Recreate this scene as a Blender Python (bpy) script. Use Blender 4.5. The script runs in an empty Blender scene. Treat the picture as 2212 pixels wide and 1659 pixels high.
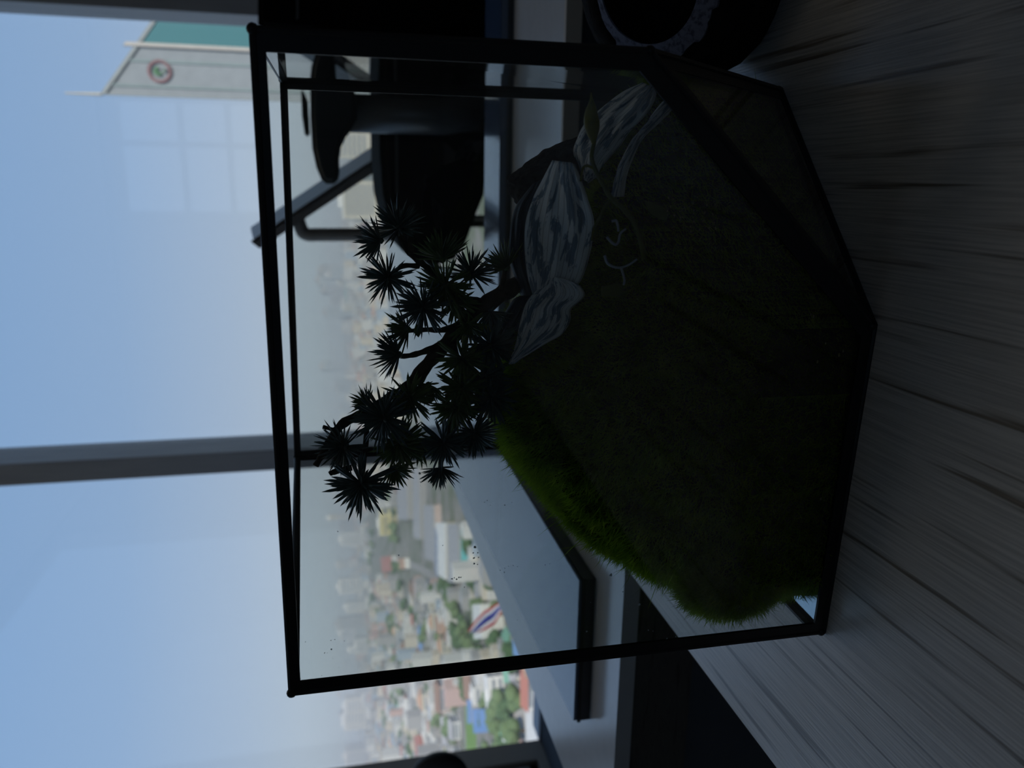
import bpy, bmesh, math, random
import numpy as np
from mathutils import Vector, Matrix, noise as mnoise

C = bpy.context.scene.collection
SC = bpy.context.scene
rnd = random.Random(7)
RNG = np.random.default_rng(7)

# ------------------------------------------------------------------ camera
# measured camera: image axes (x right, y down, forward) expressed in world axes
EYE = Vector((0.0, 0.0, 0.95))
FPX, CX, CY = 1680.0, 1106.0, 829.5
_down = np.array([8900 - CX, 520 - CY, FPX]); _down /= np.linalg.norm(_down)
_xf = CX - ((395 - CY) * _down[1] + FPX * _down[2]) / _down[0]
_F = np.array([_xf - CX, 395 - CY, FPX]); _F /= np.linalg.norm(_F)
_R = np.cross(_F, -_down)
MW = np.stack([_R, _F, -_down])                      # world = MW @ camera
cam = bpy.data.cameras.new('camera'); camo = bpy.data.objects.new('camera', cam); C.objects.link(camo)
m = Matrix.Identity(4)
for i in range(3):
    m[i][0] = MW[i, 0]; m[i][1] = -MW[i, 1]; m[i][2] = -MW[i, 2]; m[i][3] = EYE[i]
camo.matrix_world = m
cam.sensor_fit = 'HORIZONTAL'; cam.sensor_width = 36.0; cam.lens = FPX / 2212 * 36.0
cam.clip_start = 0.01; cam.clip_end = 30000
cam.dof.use_dof = True; cam.dof.focus_distance = 0.325; cam.dof.aperture_fstop = 13.0
SC.camera = camo

def ray(x, y):
    return MW @ np.array([(x - CX) / FPX, (y - CY) / FPX, 1.0])
def atz(x, y, z):
    d = ray(x, y); return Vector(np.array(EYE) + d * (z - EYE[2]) / d[2])
def aty(x, y, Y):
    d = ray(x, y); return Vector(np.array(EYE) + d * Y / d[1])

# ------------------------------------------------------------------ world, sun, exposure
SC.view_settings.view_transform = 'Standard'; SC.view_settings.look = 'None'
SC.view_settings.gamma = 1.0; SC.view_settings.use_curve_mapping = False
SC.view_settings.exposure = 0.0
W = bpy.data.worlds.new('sky'); SC.world = W; W.use_nodes = True
nt = W.node_tree; nt.nodes.clear()
out = nt.nodes.new('ShaderNodeOutputWorld'); bg = nt.nodes.new('ShaderNodeBackground')
tc = nt.nodes.new('ShaderNodeTexCoord'); sx = nt.nodes.new('ShaderNodeSeparateXYZ')
rp = nt.nodes.new('ShaderNodeValToRGB')
nt.links.new(tc.outputs['Generated'], sx.inputs[0])
mr = nt.nodes.new('ShaderNodeMapRange'); mr.inputs[1].default_value = -0.2; mr.inputs[2].default_value = 1.0
nt.links.new(sx.outputs['Z'], mr.inputs[0]); nt.links.new(mr.outputs[0], rp.inputs[0])
def elpos(z): return (z + 0.2) / 1.2
els = rp.color_ramp.elements
els[0].position = 0.0; els[0].color = (0.24, 0.25, 0.25, 1)
els[1].position = 1.0; els[1].color = (0.13, 0.26, 0.52, 1)
for z, c in ((-0.005, (0.33, 0.36, 0.37)), (0.0, (0.44, 0.53, 0.60)), (0.06, (0.45, 0.55, 0.66)),
             (0.13, (0.38, 0.50, 0.67)), (0.25, (0.285, 0.435, 0.67)), (0.38, (0.24, 0.40, 0.66))):
    e = els.new(elpos(z)); e.color = (*c, 1)
nt.links.new(rp.outputs[0], bg.inputs[0]); bg.inputs[1].default_value = 1.0
nt.links.new(bg.outputs[0], out.inputs[0])
sun = bpy.data.lights.new('sun', 'SUN'); sun.energy = 4.3; sun.angle = 0.01; sun.color = (1, 0.95, 0.86)
suno = bpy.data.objects.new('sun', sun); C.objects.link(suno)
suno.rotation_euler = Vector((0.55, -0.78, 0.80)).to_track_quat('Z', 'Y').to_euler()

# ------------------------------------------------------------------ materials
MATS = {}
def mat(name, col=(0.5, 0.5, 0.5), rough=0.6, spec=0.5, metal=0.0, transl=0.0, ior=None):
    if name in MATS: return MATS[name]
    M = bpy.data.materials.new(name); M.use_nodes = True
    b = M.node_tree.nodes['Principled BSDF']
    b.inputs['Base Color'].default_value = (*col, 1); b.inputs['Roughness'].default_value = rough
    b.inputs['Specular IOR Level'].default_value = spec; b.inputs['Metallic'].default_value = metal
    if ior: b.inputs['IOR'].default_value = ior
    if transl:
        t = M.node_tree.nodes.new('ShaderNodeBsdfTranslucent'); t.inputs[0].default_value = (*col, 1)
        x = M.node_tree.nodes.new('ShaderNodeMixShader'); x.inputs[0].default_value = transl
        o = M.node_tree.nodes['Material Output']; L = M.node_tree.links
        L.new(b.outputs[0], x.inputs[1]); L.new(t.outputs[0], x.inputs[2]); L.new(x.outputs[0], o.inputs[0])
        M['tr'] = 1
    MATS[name] = M
    return M
def vary(M, stops, scale=(8, 8, 8), detail=4, bump=0.0, coord='Object', rough=0.55, dist=0.0, bscale=None):
    """noise-driven colour ramp into the base colour (and translucent colour), optional bump"""
    n = M.node_tree.nodes; L = M.node_tree.links
    t = n.new('ShaderNodeTexCoord'); mp = n.new('ShaderNodeMapping'); mp.inputs['Scale'].default_value = scale
    nz = n.new('ShaderNodeTexNoise'); nz.inputs['Scale'].default_value = 1.0; nz.inputs['Detail'].default_value = detail
    nz.inputs['Roughness'].default_value = rough; nz.inputs['Distortion'].default_value = dist
    r = n.new('ShaderNodeValToRGB')
    L.new(t.outputs[coord], mp.inputs[0]); L.new(mp.outputs[0], nz.inputs['Vector']); L.new(nz.outputs['Fac'], r.inputs[0])
    e = r.color_ramp.elements
    while len(e) > 1: e.remove(e[0])
    e[0].position = stops[0][0]; e[0].color = (*stops[0][1], 1)
    for p, c in stops[1:]:
        k = e.new(p); k.color = (*c, 1)
    L.new(r.outputs[0], n['Principled BSDF'].inputs['Base Color'])
    for q in n:
        if q.type == 'BSDF_TRANSLUCENT': L.new(r.outputs[0], q.inputs[0])
    if bump:
        bn = n.new('ShaderNodeBump'); bn.inputs['Strength'].default_value = bump; bn.inputs['Distance'].default_value = 0.001
        L.new(nz.outputs['Fac'], bn.inputs['Height']); L.new(bn.outputs[0], n['Principled BSDF'].inputs['Normal'])
    return M
def glass(name, tint=(1, 1, 1), f0=0.04):
    M = bpy.data.materials.new(name); M.use_nodes = True; n = M.node_tree.nodes; L = M.node_tree.links; n.clear()
    o = n.new('ShaderNodeOutputMaterial'); tr = n.new('ShaderNodeBsdfTransparent'); gl = n.new('ShaderNodeBsdfGlossy')
    tr.inputs[0].default_value = (*tint, 1); gl.inputs['Roughness'].default_value = 0.0
    g = n.new('ShaderNodeNewGeometry'); d = n.new('ShaderNodeVectorMath'); d.operation = 'DOT_PRODUCT'
    L.new(g.outputs['Normal'], d.inputs[0]); L.new(g.outputs['Incoming'], d.inputs[1])
    def mth(op, a, b=None):
        q = n.new('ShaderNodeMath'); q.operation = op
        for i, v in enumerate((a, b)):
            if v is None: continue
            if isinstance(v, (int, float)): q.inputs[i].default_value = v
            else: L.new(v, q.inputs[i])
        return q.outputs[0]
    c = mth('ABSOLUTE', d.outputs['Value']); k = mth('POWER', mth('SUBTRACT', 1.0, c), 5.0)
    fr = mth('ADD', mth('MULTIPLY', k, 1 - f0), f0)
    x = n.new('ShaderNodeMixShader'); L.new(fr, x.inputs[0]); L.new(tr.outputs[0], x.inputs[1]); L.new(gl.outputs[0], x.inputs[2])
    L.new(x.outputs[0], o.inputs[0]); MATS[name] = M
    return M

black_metal = mat('black_metal', (0.006, 0.006, 0.007), 0.45, 0.4)
win_glass = glass('window_glass', (0.98, 0.985, 0.985), 0.040)
terr_glass = glass('terrarium_glass', (0.958, 0.966, 0.955), 0.04)
mirror = mat('mirror_base', (0.55, 0.6, 0.62), 0.08, 0.5, 1.0)

# ------------------------------------------------------------------ builders
def link(name, bm_or_me, mats, parent=None, smooth=False):
    if isinstance(bm_or_me, bmesh.types.BMesh):
        me = bpy.data.meshes.new(name); bmesh.ops.recalc_face_normals(bm_or_me, faces=bm_or_me.faces)
        bm_or_me.to_mesh(me); bm_or_me.free()
    else: me = bm_or_me
    if mats and not me.materials:
        for q in (mats if isinstance(mats, (list, tuple)) else [mats]): me.materials.append(q)
    if smooth: me.polygons.foreach_set('use_smooth', [True] * len(me.polygons))
    o = bpy.data.objects.new(name, me); C.objects.link(o)
    if parent: o.parent = parent; o.matrix_parent_inverse = parent.matrix_world.inverted() if False else Matrix.Translation(-parent.location) if parent.type == 'EMPTY' else Matrix.Identity(4)
    return o
def tag(o, label=None, cat=None, group=None, kind=None):
    if label: o['label'] = label
    if cat: o['category'] = cat
    if group: o['group'] = group
    if kind: o['kind'] = kind
    return o
def thing(name, label, cat, loc=(0, 0, 0), group=None, kind=None):
    o = bpy.data.objects.new(name, None); C.objects.link(o); o.location = loc; o.empty_display_size = 0.05
    return tag(o, label, cat, group, kind)
def box(bm, lo, hi, bevel=0.0, seg=2):
    r = bmesh.ops.create_cube(bm, size=1.0)
    vs = r['verts']
    for v in vs:
        v.co = Vector([lo[i] + (v.co[i] + 0.5) * (hi[i] - lo[i]) for i in range(3)])
    if bevel:
        es = list({e for v in vs for e in v.link_edges})
        bmesh.ops.bevel(bm, geom=es, offset=bevel, segments=seg, affect='EDGES', profile=0.5)
    return bm
def BOX(lo, hi, bevel=0.0, seg=2):
    return box(bmesh.new(), lo, hi, bevel, seg)
def prism(pts, z0, z1, bevel=0.0):
    """vertical prism over an XY polygon"""
    bm = bmesh.new()
    lo = [bm.verts.new((x, y, z0)) for x, y in pts]; hi = [bm.verts.new((x, y, z1)) for x, y in pts]
    bm.faces.new(lo[::-1]); bm.faces.new(hi)
    n = len(pts)
    for i in range(n): bm.faces.new((lo[i], lo[(i + 1) % n], hi[(i + 1) % n], hi[i]))
    bmesh.ops.recalc_face_normals(bm, faces=bm.faces)
    if bevel: bmesh.ops.bevel(bm, geom=list(bm.edges), offset=bevel, segments=2, affect='EDGES')
    return bm
def slab(pts3, nrm, th):
    """flat polygon given in 3D extruded by th along nrm"""
    bm = bmesh.new(); n = Vector(nrm).normalized() * th
    a = [bm.verts.new(Vector(p)) for p in pts3]; b = [bm.verts.new(Vector(p) + n) for p in pts3]
    bm.faces.new(a); bm.faces.new(b[::-1]); k = len(pts3)
    for i in range(k): bm.faces.new((a[i], b[i], b[(i + 1) % k], a[(i + 1) % k]))
    return bm
def tube(pts, rad, seg=8, bm=None, caps=True):
    bm = bm or bmesh.new(); pts = [Vector(p) for p in pts]
    if not isinstance(rad, (list, tuple)): rad = [rad] * len(pts)
    up = Vector((0.13, 0.21, 0.97)); rings = []
    for i, p in enumerate(pts):
        d = (pts[min(i + 1, len(pts) - 1)] - pts[max(i - 1, 0)]).normalized()
        a = d.cross(up)
        if a.length < 1e-3: a = d.cross(Vector((1, 0, 0)))
        a.normalize(); b = a.cross(d); up = b
        rings.append([bm.verts.new(p + rad[i] * (math.cos(t) * a + math.sin(t) * b)) for t in [2 * math.pi * k / seg for k in range(seg)]])
    for r0, r1 in zip(rings, rings[1:]):
        for k in range(seg): bm.faces.new((r0[k], r0[(k + 1) % seg], r1[(k + 1) % seg], r1[k]))
    if caps: bm.faces.new(rings[0][::-1]); bm.faces.new(rings[-1])
    return bm
def smoothpts(pts, n=6):
    """Catmull-Rom through the points"""
    P = [Vector(p) for p in pts]; P = [P[0] * 2 - P[1]] + P + [P[-1] * 2 - P[-2]]; o = []
    for i in range(1, len(P) - 2):
        for k in range(n):
            t = k / n; a, b, c, d = P[i - 1:i + 3]
            o.append(0.5 * ((2 * b) + (c - a) * t + (2 * a - 5 * b + 4 * c - d) * t * t + (3 * b - a - 3 * c + d) * t ** 3))
    return o + [P[-2]]
def lathe(prof, seg=24):
    bm = bmesh.new(); rings = []
    for r, z in prof:
        rings.append([bm.verts.new((r * math.cos(2 * math.pi * k / seg), r * math.sin(2 * math.pi * k / seg), z)) for k in range(seg)])
    for a, b in zip(rings, rings[1:]):
        for k in range(seg): bm.faces.new((a[k], a[(k + 1) % seg], b[(k + 1) % seg], b[k]))
    bm.faces.new(rings[0][::-1]); bm.faces.new(rings[-1])
    return bm
def S(name, bm, m_, parent=None):
    o = link(name, bm, m_, parent)
    if not parent: o['kind'] = 'structure'
    return o

# ------------------------------------------------------------------ the room
YG = 3.47                                            # outer window plane
plaster = vary(mat('wall_plaster', (0.20, 0.185, 0.165), 0.9, 0.2), [(0.3, (0.19, 0.175, 0.155)), (0.7, (0.21, 0.195, 0.175))], (3, 3, 3))
ceilm = vary(mat('ceiling_board', (0.7, 0.65, 0.58), 0.9, 0.2), [(0.3, (0.68, 0.63, 0.56)), (0.7, (0.72, 0.67, 0.60))], (4, 4, 4))
carpet = vary(mat('carpet', (0.05, 0.055, 0.06), 0.95, 0.2), [(0.3, (0.04, 0.044, 0.05)), (0.7, (0.07, 0.076, 0.085))], (300, 300, 300), bump=0.4)
S('floor', BOX((-2.9, -2.6, -0.1), (2.6, 3.6, 0.0)), carpet)
lp = thing('added_fill_panel', 'flat glowing fill-light panel added out of view above the desk', 'fill light', (-0.5, 1.6, 3.38))  # unseen glowing panel, added only to brighten the room
link('fill_panel_frame', BOX((-1.13, 1.27, 3.372), (0.13, 1.93, 3.40), 0.003), mat('fill_panel_white', (0.7, 0.7, 0.7), 0.5), lp)
fill_glow = bpy.data.materials.new('fill_panel_glow'); fill_glow.use_nodes = True
_b = fill_glow.node_tree.nodes['Principled BSDF']; _b.inputs['Emission Color'].default_value = (1.0, 0.92, 0.82, 1); _b.inputs['Emission Strength'].default_value = 0.9
link('fill_panel_face', BOX((-1.1, 1.30, 3.366), (0.1, 1.90, 3.3725)), fill_glow, lp)
S('ceiling', BOX((-3.1, -3.0, 3.4), (2.6, 3.6, 3.55)), ceilm)
bm = bmesh.new()
for lo, hi in (((-3.05, -2.6, -0.1), (-2.87, 0.2, 3.4)), ((-3.05, 3.3, -0.1), (-2.87, 3.44, 3.4)), ((-3.05, 0.2, -0.1), (-2.87, 3.3, 0.05)), ((-3.05, 0.2, 3.35), (-2.87, 3.3, 3.4))): box(bm, lo, hi)
S('wall_left', bm, plaster)
S('wall_right', BOX((2.4, -2.6, -0.1), (2.6, 3.62, 3.4)), plaster)
rx0, rx1, rz0, rz1 = -0.38, 0.87, 1.68, 3.28         # the window in the back wall
bm = bmesh.new()
for lo, hi in (((-3.05, -3.0, -0.1), (rx0, -2.5, 3.4)), ((rx1, -3.0, -0.1), (2.6, -2.5, 3.4)),
               ((rx0, -3.0, -0.1), (rx1, -2.5, rz0)), ((rx0, -3.0, rz1), (rx1, -2.5, 3.4))): box(bm, lo, hi)
S('wall_back', bm, plaster)
alu = vary(mat('window_frame_grey', (0.30, 0.31, 0.33), 0.55, 0.5), [(0.3, (0.27, 0.28, 0.30)), (0.7, (0.33, 0.34, 0.36))], (30, 30, 3))
w2 = thing('window_2', None, None, (0.25, -2.7, rz0), kind='structure')
link('pane', BOX((rx0, -2.76, rz0), (rx1, -2.75, rz1)), win_glass, w2)
bm = bmesh.new()
for lo, hi in (((rx0, -2.8, rz0), (rx0 + .04, -2.7, rz1)), ((rx1 - .04, -2.8, rz0), (rx1, -2.7, rz1)), ((rx0, -2.8, rz0), (rx1, -2.7, rz0 + .04)), ((rx0, -2.8, rz1 - .04), (rx1, -2.7, rz1))): box(bm, lo, hi)
link('window_frame', bm, alu, w2)
link('mullion', BOX((0.36, -2.8, rz0), (0.42, -2.7, rz1)), alu, w2)
for z in (2.08, 2.58): link('transom', BOX((rx0, -2.8, z), (rx1, -2.7, z + 0.06)), alu, w2)
w3 = thing('added_side_window', None, None, (-2.95, 0.6, 0.12), kind='structure')  # unseen opening in the left wall, added to let in more light
link('pane', BOX((-2.97, 0.2, 0.05), (-2.96, 3.3, 3.35)), win_glass, w3)
for y in (0.2, 3.24): link('mullion', BOX((-3.0, y, 0.05), (-2.9, y + 0.06, 3.35), 0.004), alu, w3)
for z in (0.05, 3.30): link('transom', BOX((-3.0, 0.2, z), (-2.9, 3.3, z + 0.05), 0.004), alu, w3)
# front window wall: floor-to-ceiling glazing
w1 = thing('window_1', None, None, (0, YG, 0), kind='structure')
link('pane', BOX((-2.87, YG - .02, 0.02), (-1.17, YG - .012, 3.4)), win_glass, w1)
link('pane', BOX((-1.17, YG - .02, 0.02), (0.60, YG - .012, 3.4)), win_glass, w1)
link('mullion', BOX((-0.3652 * 3.28, 3.28, 0), (-0.337 * 3.28, 3.505, 3.4), 0.004), alu, w1)
link('jamb', BOX((0.1826 * 3.28, 3.28, 0), (0.1826 * 3.28 + 0.5, 3.515, 3.4), 0.004), alu, w1)
link('sill', BOX((-2.87, 3.42, -0.02), (0.60, 3.56, 0.012), 0.004), alu, w1)
S('wall_front', BOX((0.599 + 0.45, 3.3, -0.1), (2.6, 3.52, 3.4)), plaster)
por = bpy.data.lights.new('window_portal', 'AREA'); por.shape = 'RECTANGLE'; por.size = 3.5; por.size_y = 3.4
por.cycles.is_portal = True
por3 = bpy.data.lights.new('added_side_portal', 'AREA'); por3.shape = 'RECTANGLE'; por3.size = 3.3; por3.size_y = 3.1; por3.cycles.is_portal = True
por3o = bpy.data.objects.new('added_side_portal', por3); C.objects.link(por3o); por3o.location = (-3.0, 1.75, 1.7); por3o.rotation_euler = (0, math.radians(-90), 0)
poro = bpy.data.objects.new('window_portal', por); C.objects.link(poro)
poro.location = (-1.13, YG + 0.03, 1.7); poro.rotation_euler = (math.radians(-90), 0, 0)

# ------------------------------------------------------------------ near wooden desk
def wood(name, light, dark, sc, rough=0.42, spec=0.5):
    M = mat(name, light, rough, spec); n = M.node_tree.nodes; L = M.node_tree.links
    t = n.new('ShaderNodeTexCoord')
    def nz(scale, det, ro, di):
        mp = n.new('ShaderNodeMapping'); mp.inputs['Scale'].default_value = scale
        q = n.new('ShaderNodeTexNoise'); q.inputs['Scale'].default_value = 1; q.inputs['Detail'].default_value = det
        q.inputs['Roughness'].default_value = ro; q.inputs['Distortion'].default_value = di
        L.new(t.outputs['Object'], mp.inputs[0]); L.new(mp.outputs[0], q.inputs['Vector']); return q.outputs['Fac']
    a = nz((sc[0], sc[1], sc[2]), 3, 0.55, 0.15); b = nz((sc[0] * 6, sc[1] * 4, sc[2] * 6), 4, 0.6, 0.0)
    r = n.new('ShaderNodeValToRGB'); e = r.color_ramp.elements
    e[0].position = 0.345; e[0].color = (0, 0, 0, 1); e[1].position = 0.42; e[1].color = (1, 1, 1, 1)
    L.new(a, r.inputs[0])
    r2 = n.new('ShaderNodeValToRGB'); e = r2.color_ramp.elements
    e[0].position = 0.35; e[0].color = (0.55, 0.55, 0.55, 1); e[1].position = 0.6; e[1].color = (1, 1, 1, 1)
    L.new(b, r2.inputs[0])
    mx = n.new('ShaderNodeMix'); mx.data_type = 'RGBA'; mx.inputs[6].default_value = (*dark, 1); mx.inputs[7].default_value = (*light, 1)
    L.new(r.outputs[0], mx.inputs[0])
    m2 = n.new('ShaderNodeMix'); m2.data_type = 'RGBA'; m2.blend_type = 'MULTIPLY'; m2.inputs[0].default_value = 0.7
    L.new(mx.outputs[2], m2.inputs[6]); L.new(r2.outputs[0], m2.inputs[7])
    L.new(m2.outputs[2], n['Principled BSDF'].inputs['Base Color'])
    bn = n.new('ShaderNodeBump'); bn.inputs['Strength'].default_value = 0.25; bn.inputs['Distance'].default_value = 0.0004
    L.new(b, bn.inputs['Height']); L.new(bn.outputs[0], n['Principled BSDF'].inputs['Normal'])
    return M
ash = wood('ash_laminate', (0.66, 0.60, 0.535), (0.25, 0.20, 0.155), (180, 4.5, 180), 0.28, 0.65)
oak = wood('oak_apron', (0.12, 0.105, 0.09), (0.05, 0.042, 0.036), (14, 14, 200), 0.5)
d = thing('wooden_desk', 'ash wood-grain desk carrying the black-framed glass terrarium', 'desk', (0.3, 0.0, 0))
link('desktop', BOX((-0.276, -0.55, 0.72), (1.1, 0.4965, 0.75), 0.0015), ash, d)
dark_steel = mat('dark_steel', (0.03, 0.03, 0.033), 0.5)
for x in (-0.24, 1.02):
    for y in (-0.5, 0.40): link('leg', BOX((x, y, 0), (x + 0.05, y + 0.05, 0.72), 0.003), dark_steel, d)

# ------------------------------------------------------------------ white counter behind, and the glossy slab on it
white_lam = vary(mat('white_laminate', (0.66, 0.65, 0.64), 0.16, 0.55), [(0.3, (0.64, 0.63, 0.62)), (0.7, (0.68, 0.67, 0.66))], (60, 60, 60))
edge_band = mat('edge_band', (0.55, 0.46, 0.36), 0.5)
grey_panel = vary(mat('grey_panel', (0.10, 0.11, 0.125), 0.6), [(0.3, (0.095, 0.105, 0.12)), (0.7, (0.11, 0.12, 0.135))], (40, 40, 40))
dk_panel = mat('dark_panel', (0.03, 0.033, 0.037), 0.5)
cn = thing('white_counter', 'low white L-shaped counter with wood-grain front behind the desk', 'counter', (-0.4, 0.6, 0))
cpoly = [(-0.565, 0.499), (-0.22, 0.499), (-0.22, 0.709), (1.1, 0.709), (1.1, 1.012), (-0.117, 1.012), (-0.17, 1.60), (-0.17, 3.2), (-0.70, 3.2), (-0.575, 1.5)]
link('countertop', prism(cpoly, 0.737, 0.75), white_lam, cn)
link('edge_band', BOX((-0.22, 0.703, 0.736), (1.1, 0.709, 0.7505)), edge_band, cn)
link('apron', BOX((-0.565, 0.501, 0.688), (-0.225, 0.515, 0.737)), oak, cn)
link('front_panel', BOX((-0.56, 0.512, 0.0), (-0.23, 0.53, 0.688)), grey_panel, cn)
link('side_panel', BOX((-0.219, 0.718, 0.0), (1.09, 0.735, 0.737)), dk_panel, cn)
link('side_panel', BOX((-0.56, 0.53, 0.0), (-0.545, 3.1, 0.737)), dk_panel, cn)
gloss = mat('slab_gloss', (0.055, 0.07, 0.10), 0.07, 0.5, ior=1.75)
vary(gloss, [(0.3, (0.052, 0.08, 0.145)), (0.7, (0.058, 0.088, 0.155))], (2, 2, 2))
blk_edge = mat('black_edge', (0.004, 0.004, 0.005), 0.3)
riser = vary(mat('riser_grey', (0.05, 0.05, 0.055), 0.5), [(0.3, (0.045, 0.045, 0.05)), (0.7, (0.06, 0.06, 0.065))], (80, 80, 80))
sl = thing('glossy_tabletop', 'large glossy grey tabletop with black edge lying on the white counter', 'tabletop', (-0.4, 0.6, 0.75))
def lpoly(i):
    return [(-0.457 + i, 0.562 + i), (-0.318 - i, 0.562 + i), (-0.318 - i, 0.917 + i), (1.0 - i, 0.917 + i), (1.0 - i, 1.016 - i),
            (-0.115 - i, 1.016 - i), (-0.168 - i, 1.60), (-0.168 - i, 3.17 - i), (-0.628 + i, 3.17 - i)]
link('tabletop', prism(lpoly(0.0015), 0.7615, 0.7645), gloss, sl)
link('black_edge', prism(lpoly(0), 0.7585, 0.7615), blk_edge, sl)
link('riser', prism(lpoly(0.001), 0.7502, 0.7585), riser, sl)
link('edge_reflection', BOX((-0.314, 0.9155, 0.757), (0.99, 0.917, 0.7635)), mat('edge_reflection_blue', (0.08, 0.11, 0.17), 0.25, 0.6), sl)  # reflection along this edge, painted in as a blue strip

# ------------------------------------------------------------------ office chair behind the counter
blk_fabric = vary(mat('black_fabric', (0.006, 0.006, 0.006), 0.9, 0.1), [(0.3, (0.004, 0.004, 0.004)), (0.7, (0.008, 0.008, 0.008))], (400, 400, 400))
blk_plastic = mat('black_plastic', (0.008, 0.009, 0.011), 0.4, 0.4)
grey_metal = mat('grey_metal', (0.13, 0.125, 0.125), 0.38, 0.5, 0.3)
ch = thing('office_chair', 'black office chair with T-shaped armrest on a grey post', 'chair', (0.25, 1.95, 0))
def sidebox(pxs, y0, y1, bev, name, m_, parent, yref=None, seg=3):
    """solid whose side outline (pixels at depth yref) runs along Y from y0 to y1"""
    yr = yref or y0
    P = [aty(x, y, yr) for x, y in pxs]
    bm = bmesh.new(); a = [bm.verts.new((p.x, y0, p.z)) for p in P]; b = [bm.verts.new((p.x, y1, p.z)) for p in P]
    bm.faces.new(a); bm.faces.new(b[::-1]); k = len(P)
    for i in range(k): bm.faces.new((a[i], b[i], b[(i + 1) % k], a[(i + 1) % k]))
    bmesh.ops.recalc_face_normals(bm, faces=bm.faces)
    if bev: bmesh.ops.bevel(bm, geom=[e for e in bm.edges if abs(e.verts[0].co.y - e.verts[1].co.y) < 1e-6], offset=bev, segments=seg, affect='EDGES')
    return link(name, bm, m_, parent)
sidebox([(814, -150), (818, 100), (821, 330), (828, 420), (845, 490), (872, 545), (905, 565), (950, 572), (985, 560), (1008, 525), (1028, 470), (1048, 420), (1060, 250), (1062, -150)], 1.70, 2.16, 0.016, 'seat', blk_fabric, ch)
sidebox([(850, -150), (853, 180), (856, 420), (860, 420), (859, 180), (858, -150)], 1.692, 1.70, 0, 'seam', mat('grey_piping', (0.10, 0.095, 0.09), 0.6), ch)
sidebox([(556, 50), (556, -150), (1108, -150), (1112, 20), (1108, 62), (900, 74), (640, 66), (575, 62)], 1.665, 2.1, 0.01, 'backrest', blk_fabric, ch)
sidebox([(640, 40), (640, -150), (645, -150), (645, 38)], 1.656, 1.665, 0, 'backrest_trim', mat('grey_piping'), ch)
arm = sidebox([(669, 70), (670, 250), (674, 320), (683, 362), (694, 388), (704, 397), (722, 397), (731, 388), (734, 372), (733, 345), (737, 315), (748, 292), (762, 275), (772, 255), (772, 215), (762, 185), (745, 140), (728, 70)], 1.60, 1.69, 0.009, 'armrest', blk_plastic, ch)
sidebox([(650, 195), (655, 196), (664, 215), (668, 285), (664, 292), (658, 290), (652, 250)], 2.1, 2.18, 0.004, 'armrest', blk_plastic, ch)
p0, p1 = aty(745, 244, 1.648), aty(1012, 240, 1.648)
bm = tube([(p0.x, 1.648, p0.z), (p0.x, 1.648, p1.z + .05), (p0.x + .006, 1.655, p1.z), (p0.x + .05, 1.70, p1.z - .03)], [0.037, 0.037, 0.036, 0.024], 20)
link('armrest_post', bm, grey_metal, arm, True)
link('gas_lift', tube([(0.25, 1.95, 0.12), (0.25, 1.95, 0.66)], 0.03, 14), dark_steel, ch)
for k in range(5):
    a = k * 2 * math.pi / 5 + 0.3
    e = (0.25 + 0.3 * math.cos(a), 1.95 + 0.3 * math.sin(a), 0.07)
    link('base_leg', tube([(0.25, 1.95, 0.12), e], [0.03, 0.018], 8), blk_plastic, ch)
    link('caster', tube([(e[0] - .012, e[1], 0.03), (e[0] + .012, e[1], 0.03)], 0.03, 12), blk_plastic, ch)
# grey chair behind: slanting back shell and a bent tube
gc = thing('grey_chair', 'grey metal chair frame with slanting back rail behind the black chair', 'chair', (0.1, 2.7, 0))
a, b = aty(548, 520, 2.55), aty(845, 322, 2.55)
dv = (b - a).normalized(); up = Vector((0, -1, 0)).cross(dv).normalized()
if up.z < 0: up = -up
bk = Vector((0, .13, 0)); bm = slab([a + up * .040 + bk, b + up * .040 + bk, b + up * .004, a + up * .004], bk.cross(dv) * (1 if bk.cross(dv).z < 0 else -1), 0.012)
bmesh.ops.bevel(bm, geom=list(bm.edges), offset=0.003, segments=2, affect='EDGES')
link('back_rail', bm, mat('light_grey_metal', (0.72, 0.73, 0.75), 0.35, 0.5, 0.0), gc)
bm = slab([a + up * .004 - dv * 0.01, b + up * .004, b - up * .030, a - up * .030], (0, 1, 0), 0.25)
bmesh.ops.bevel(bm, geom=list(bm.edges), offset=0.002, segments=2, affect='EDGES')
link('back_shell', bm, mat('shell_grey', (0.16, 0.15, 0.15), 0.5), gc)
link('support_tube', tube(smoothpts([aty(640, 455, 2.6), aty(650, 492, 2.6), aty(662, 506, 2.6), aty(700, 507, 2.6), aty(830, 507, 2.6), aty(990, 512, 2.6)], 6), 0.0215, 12), mat('brown_grey_tube', (0.30, 0.27, 0.25), 0.45), gc, True)
link('seat', BOX((-0.16, 2.5, 0.56), (0.36, 2.95, 0.62), 0.015), blk_fabric, gc)
for x in (-.12, 0.32):
    for y in (2.54, 2.90): link('leg', tube([(x, y, 0), (x, y, 0.57)], 0.013, 10), grey_metal, gc)
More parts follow.
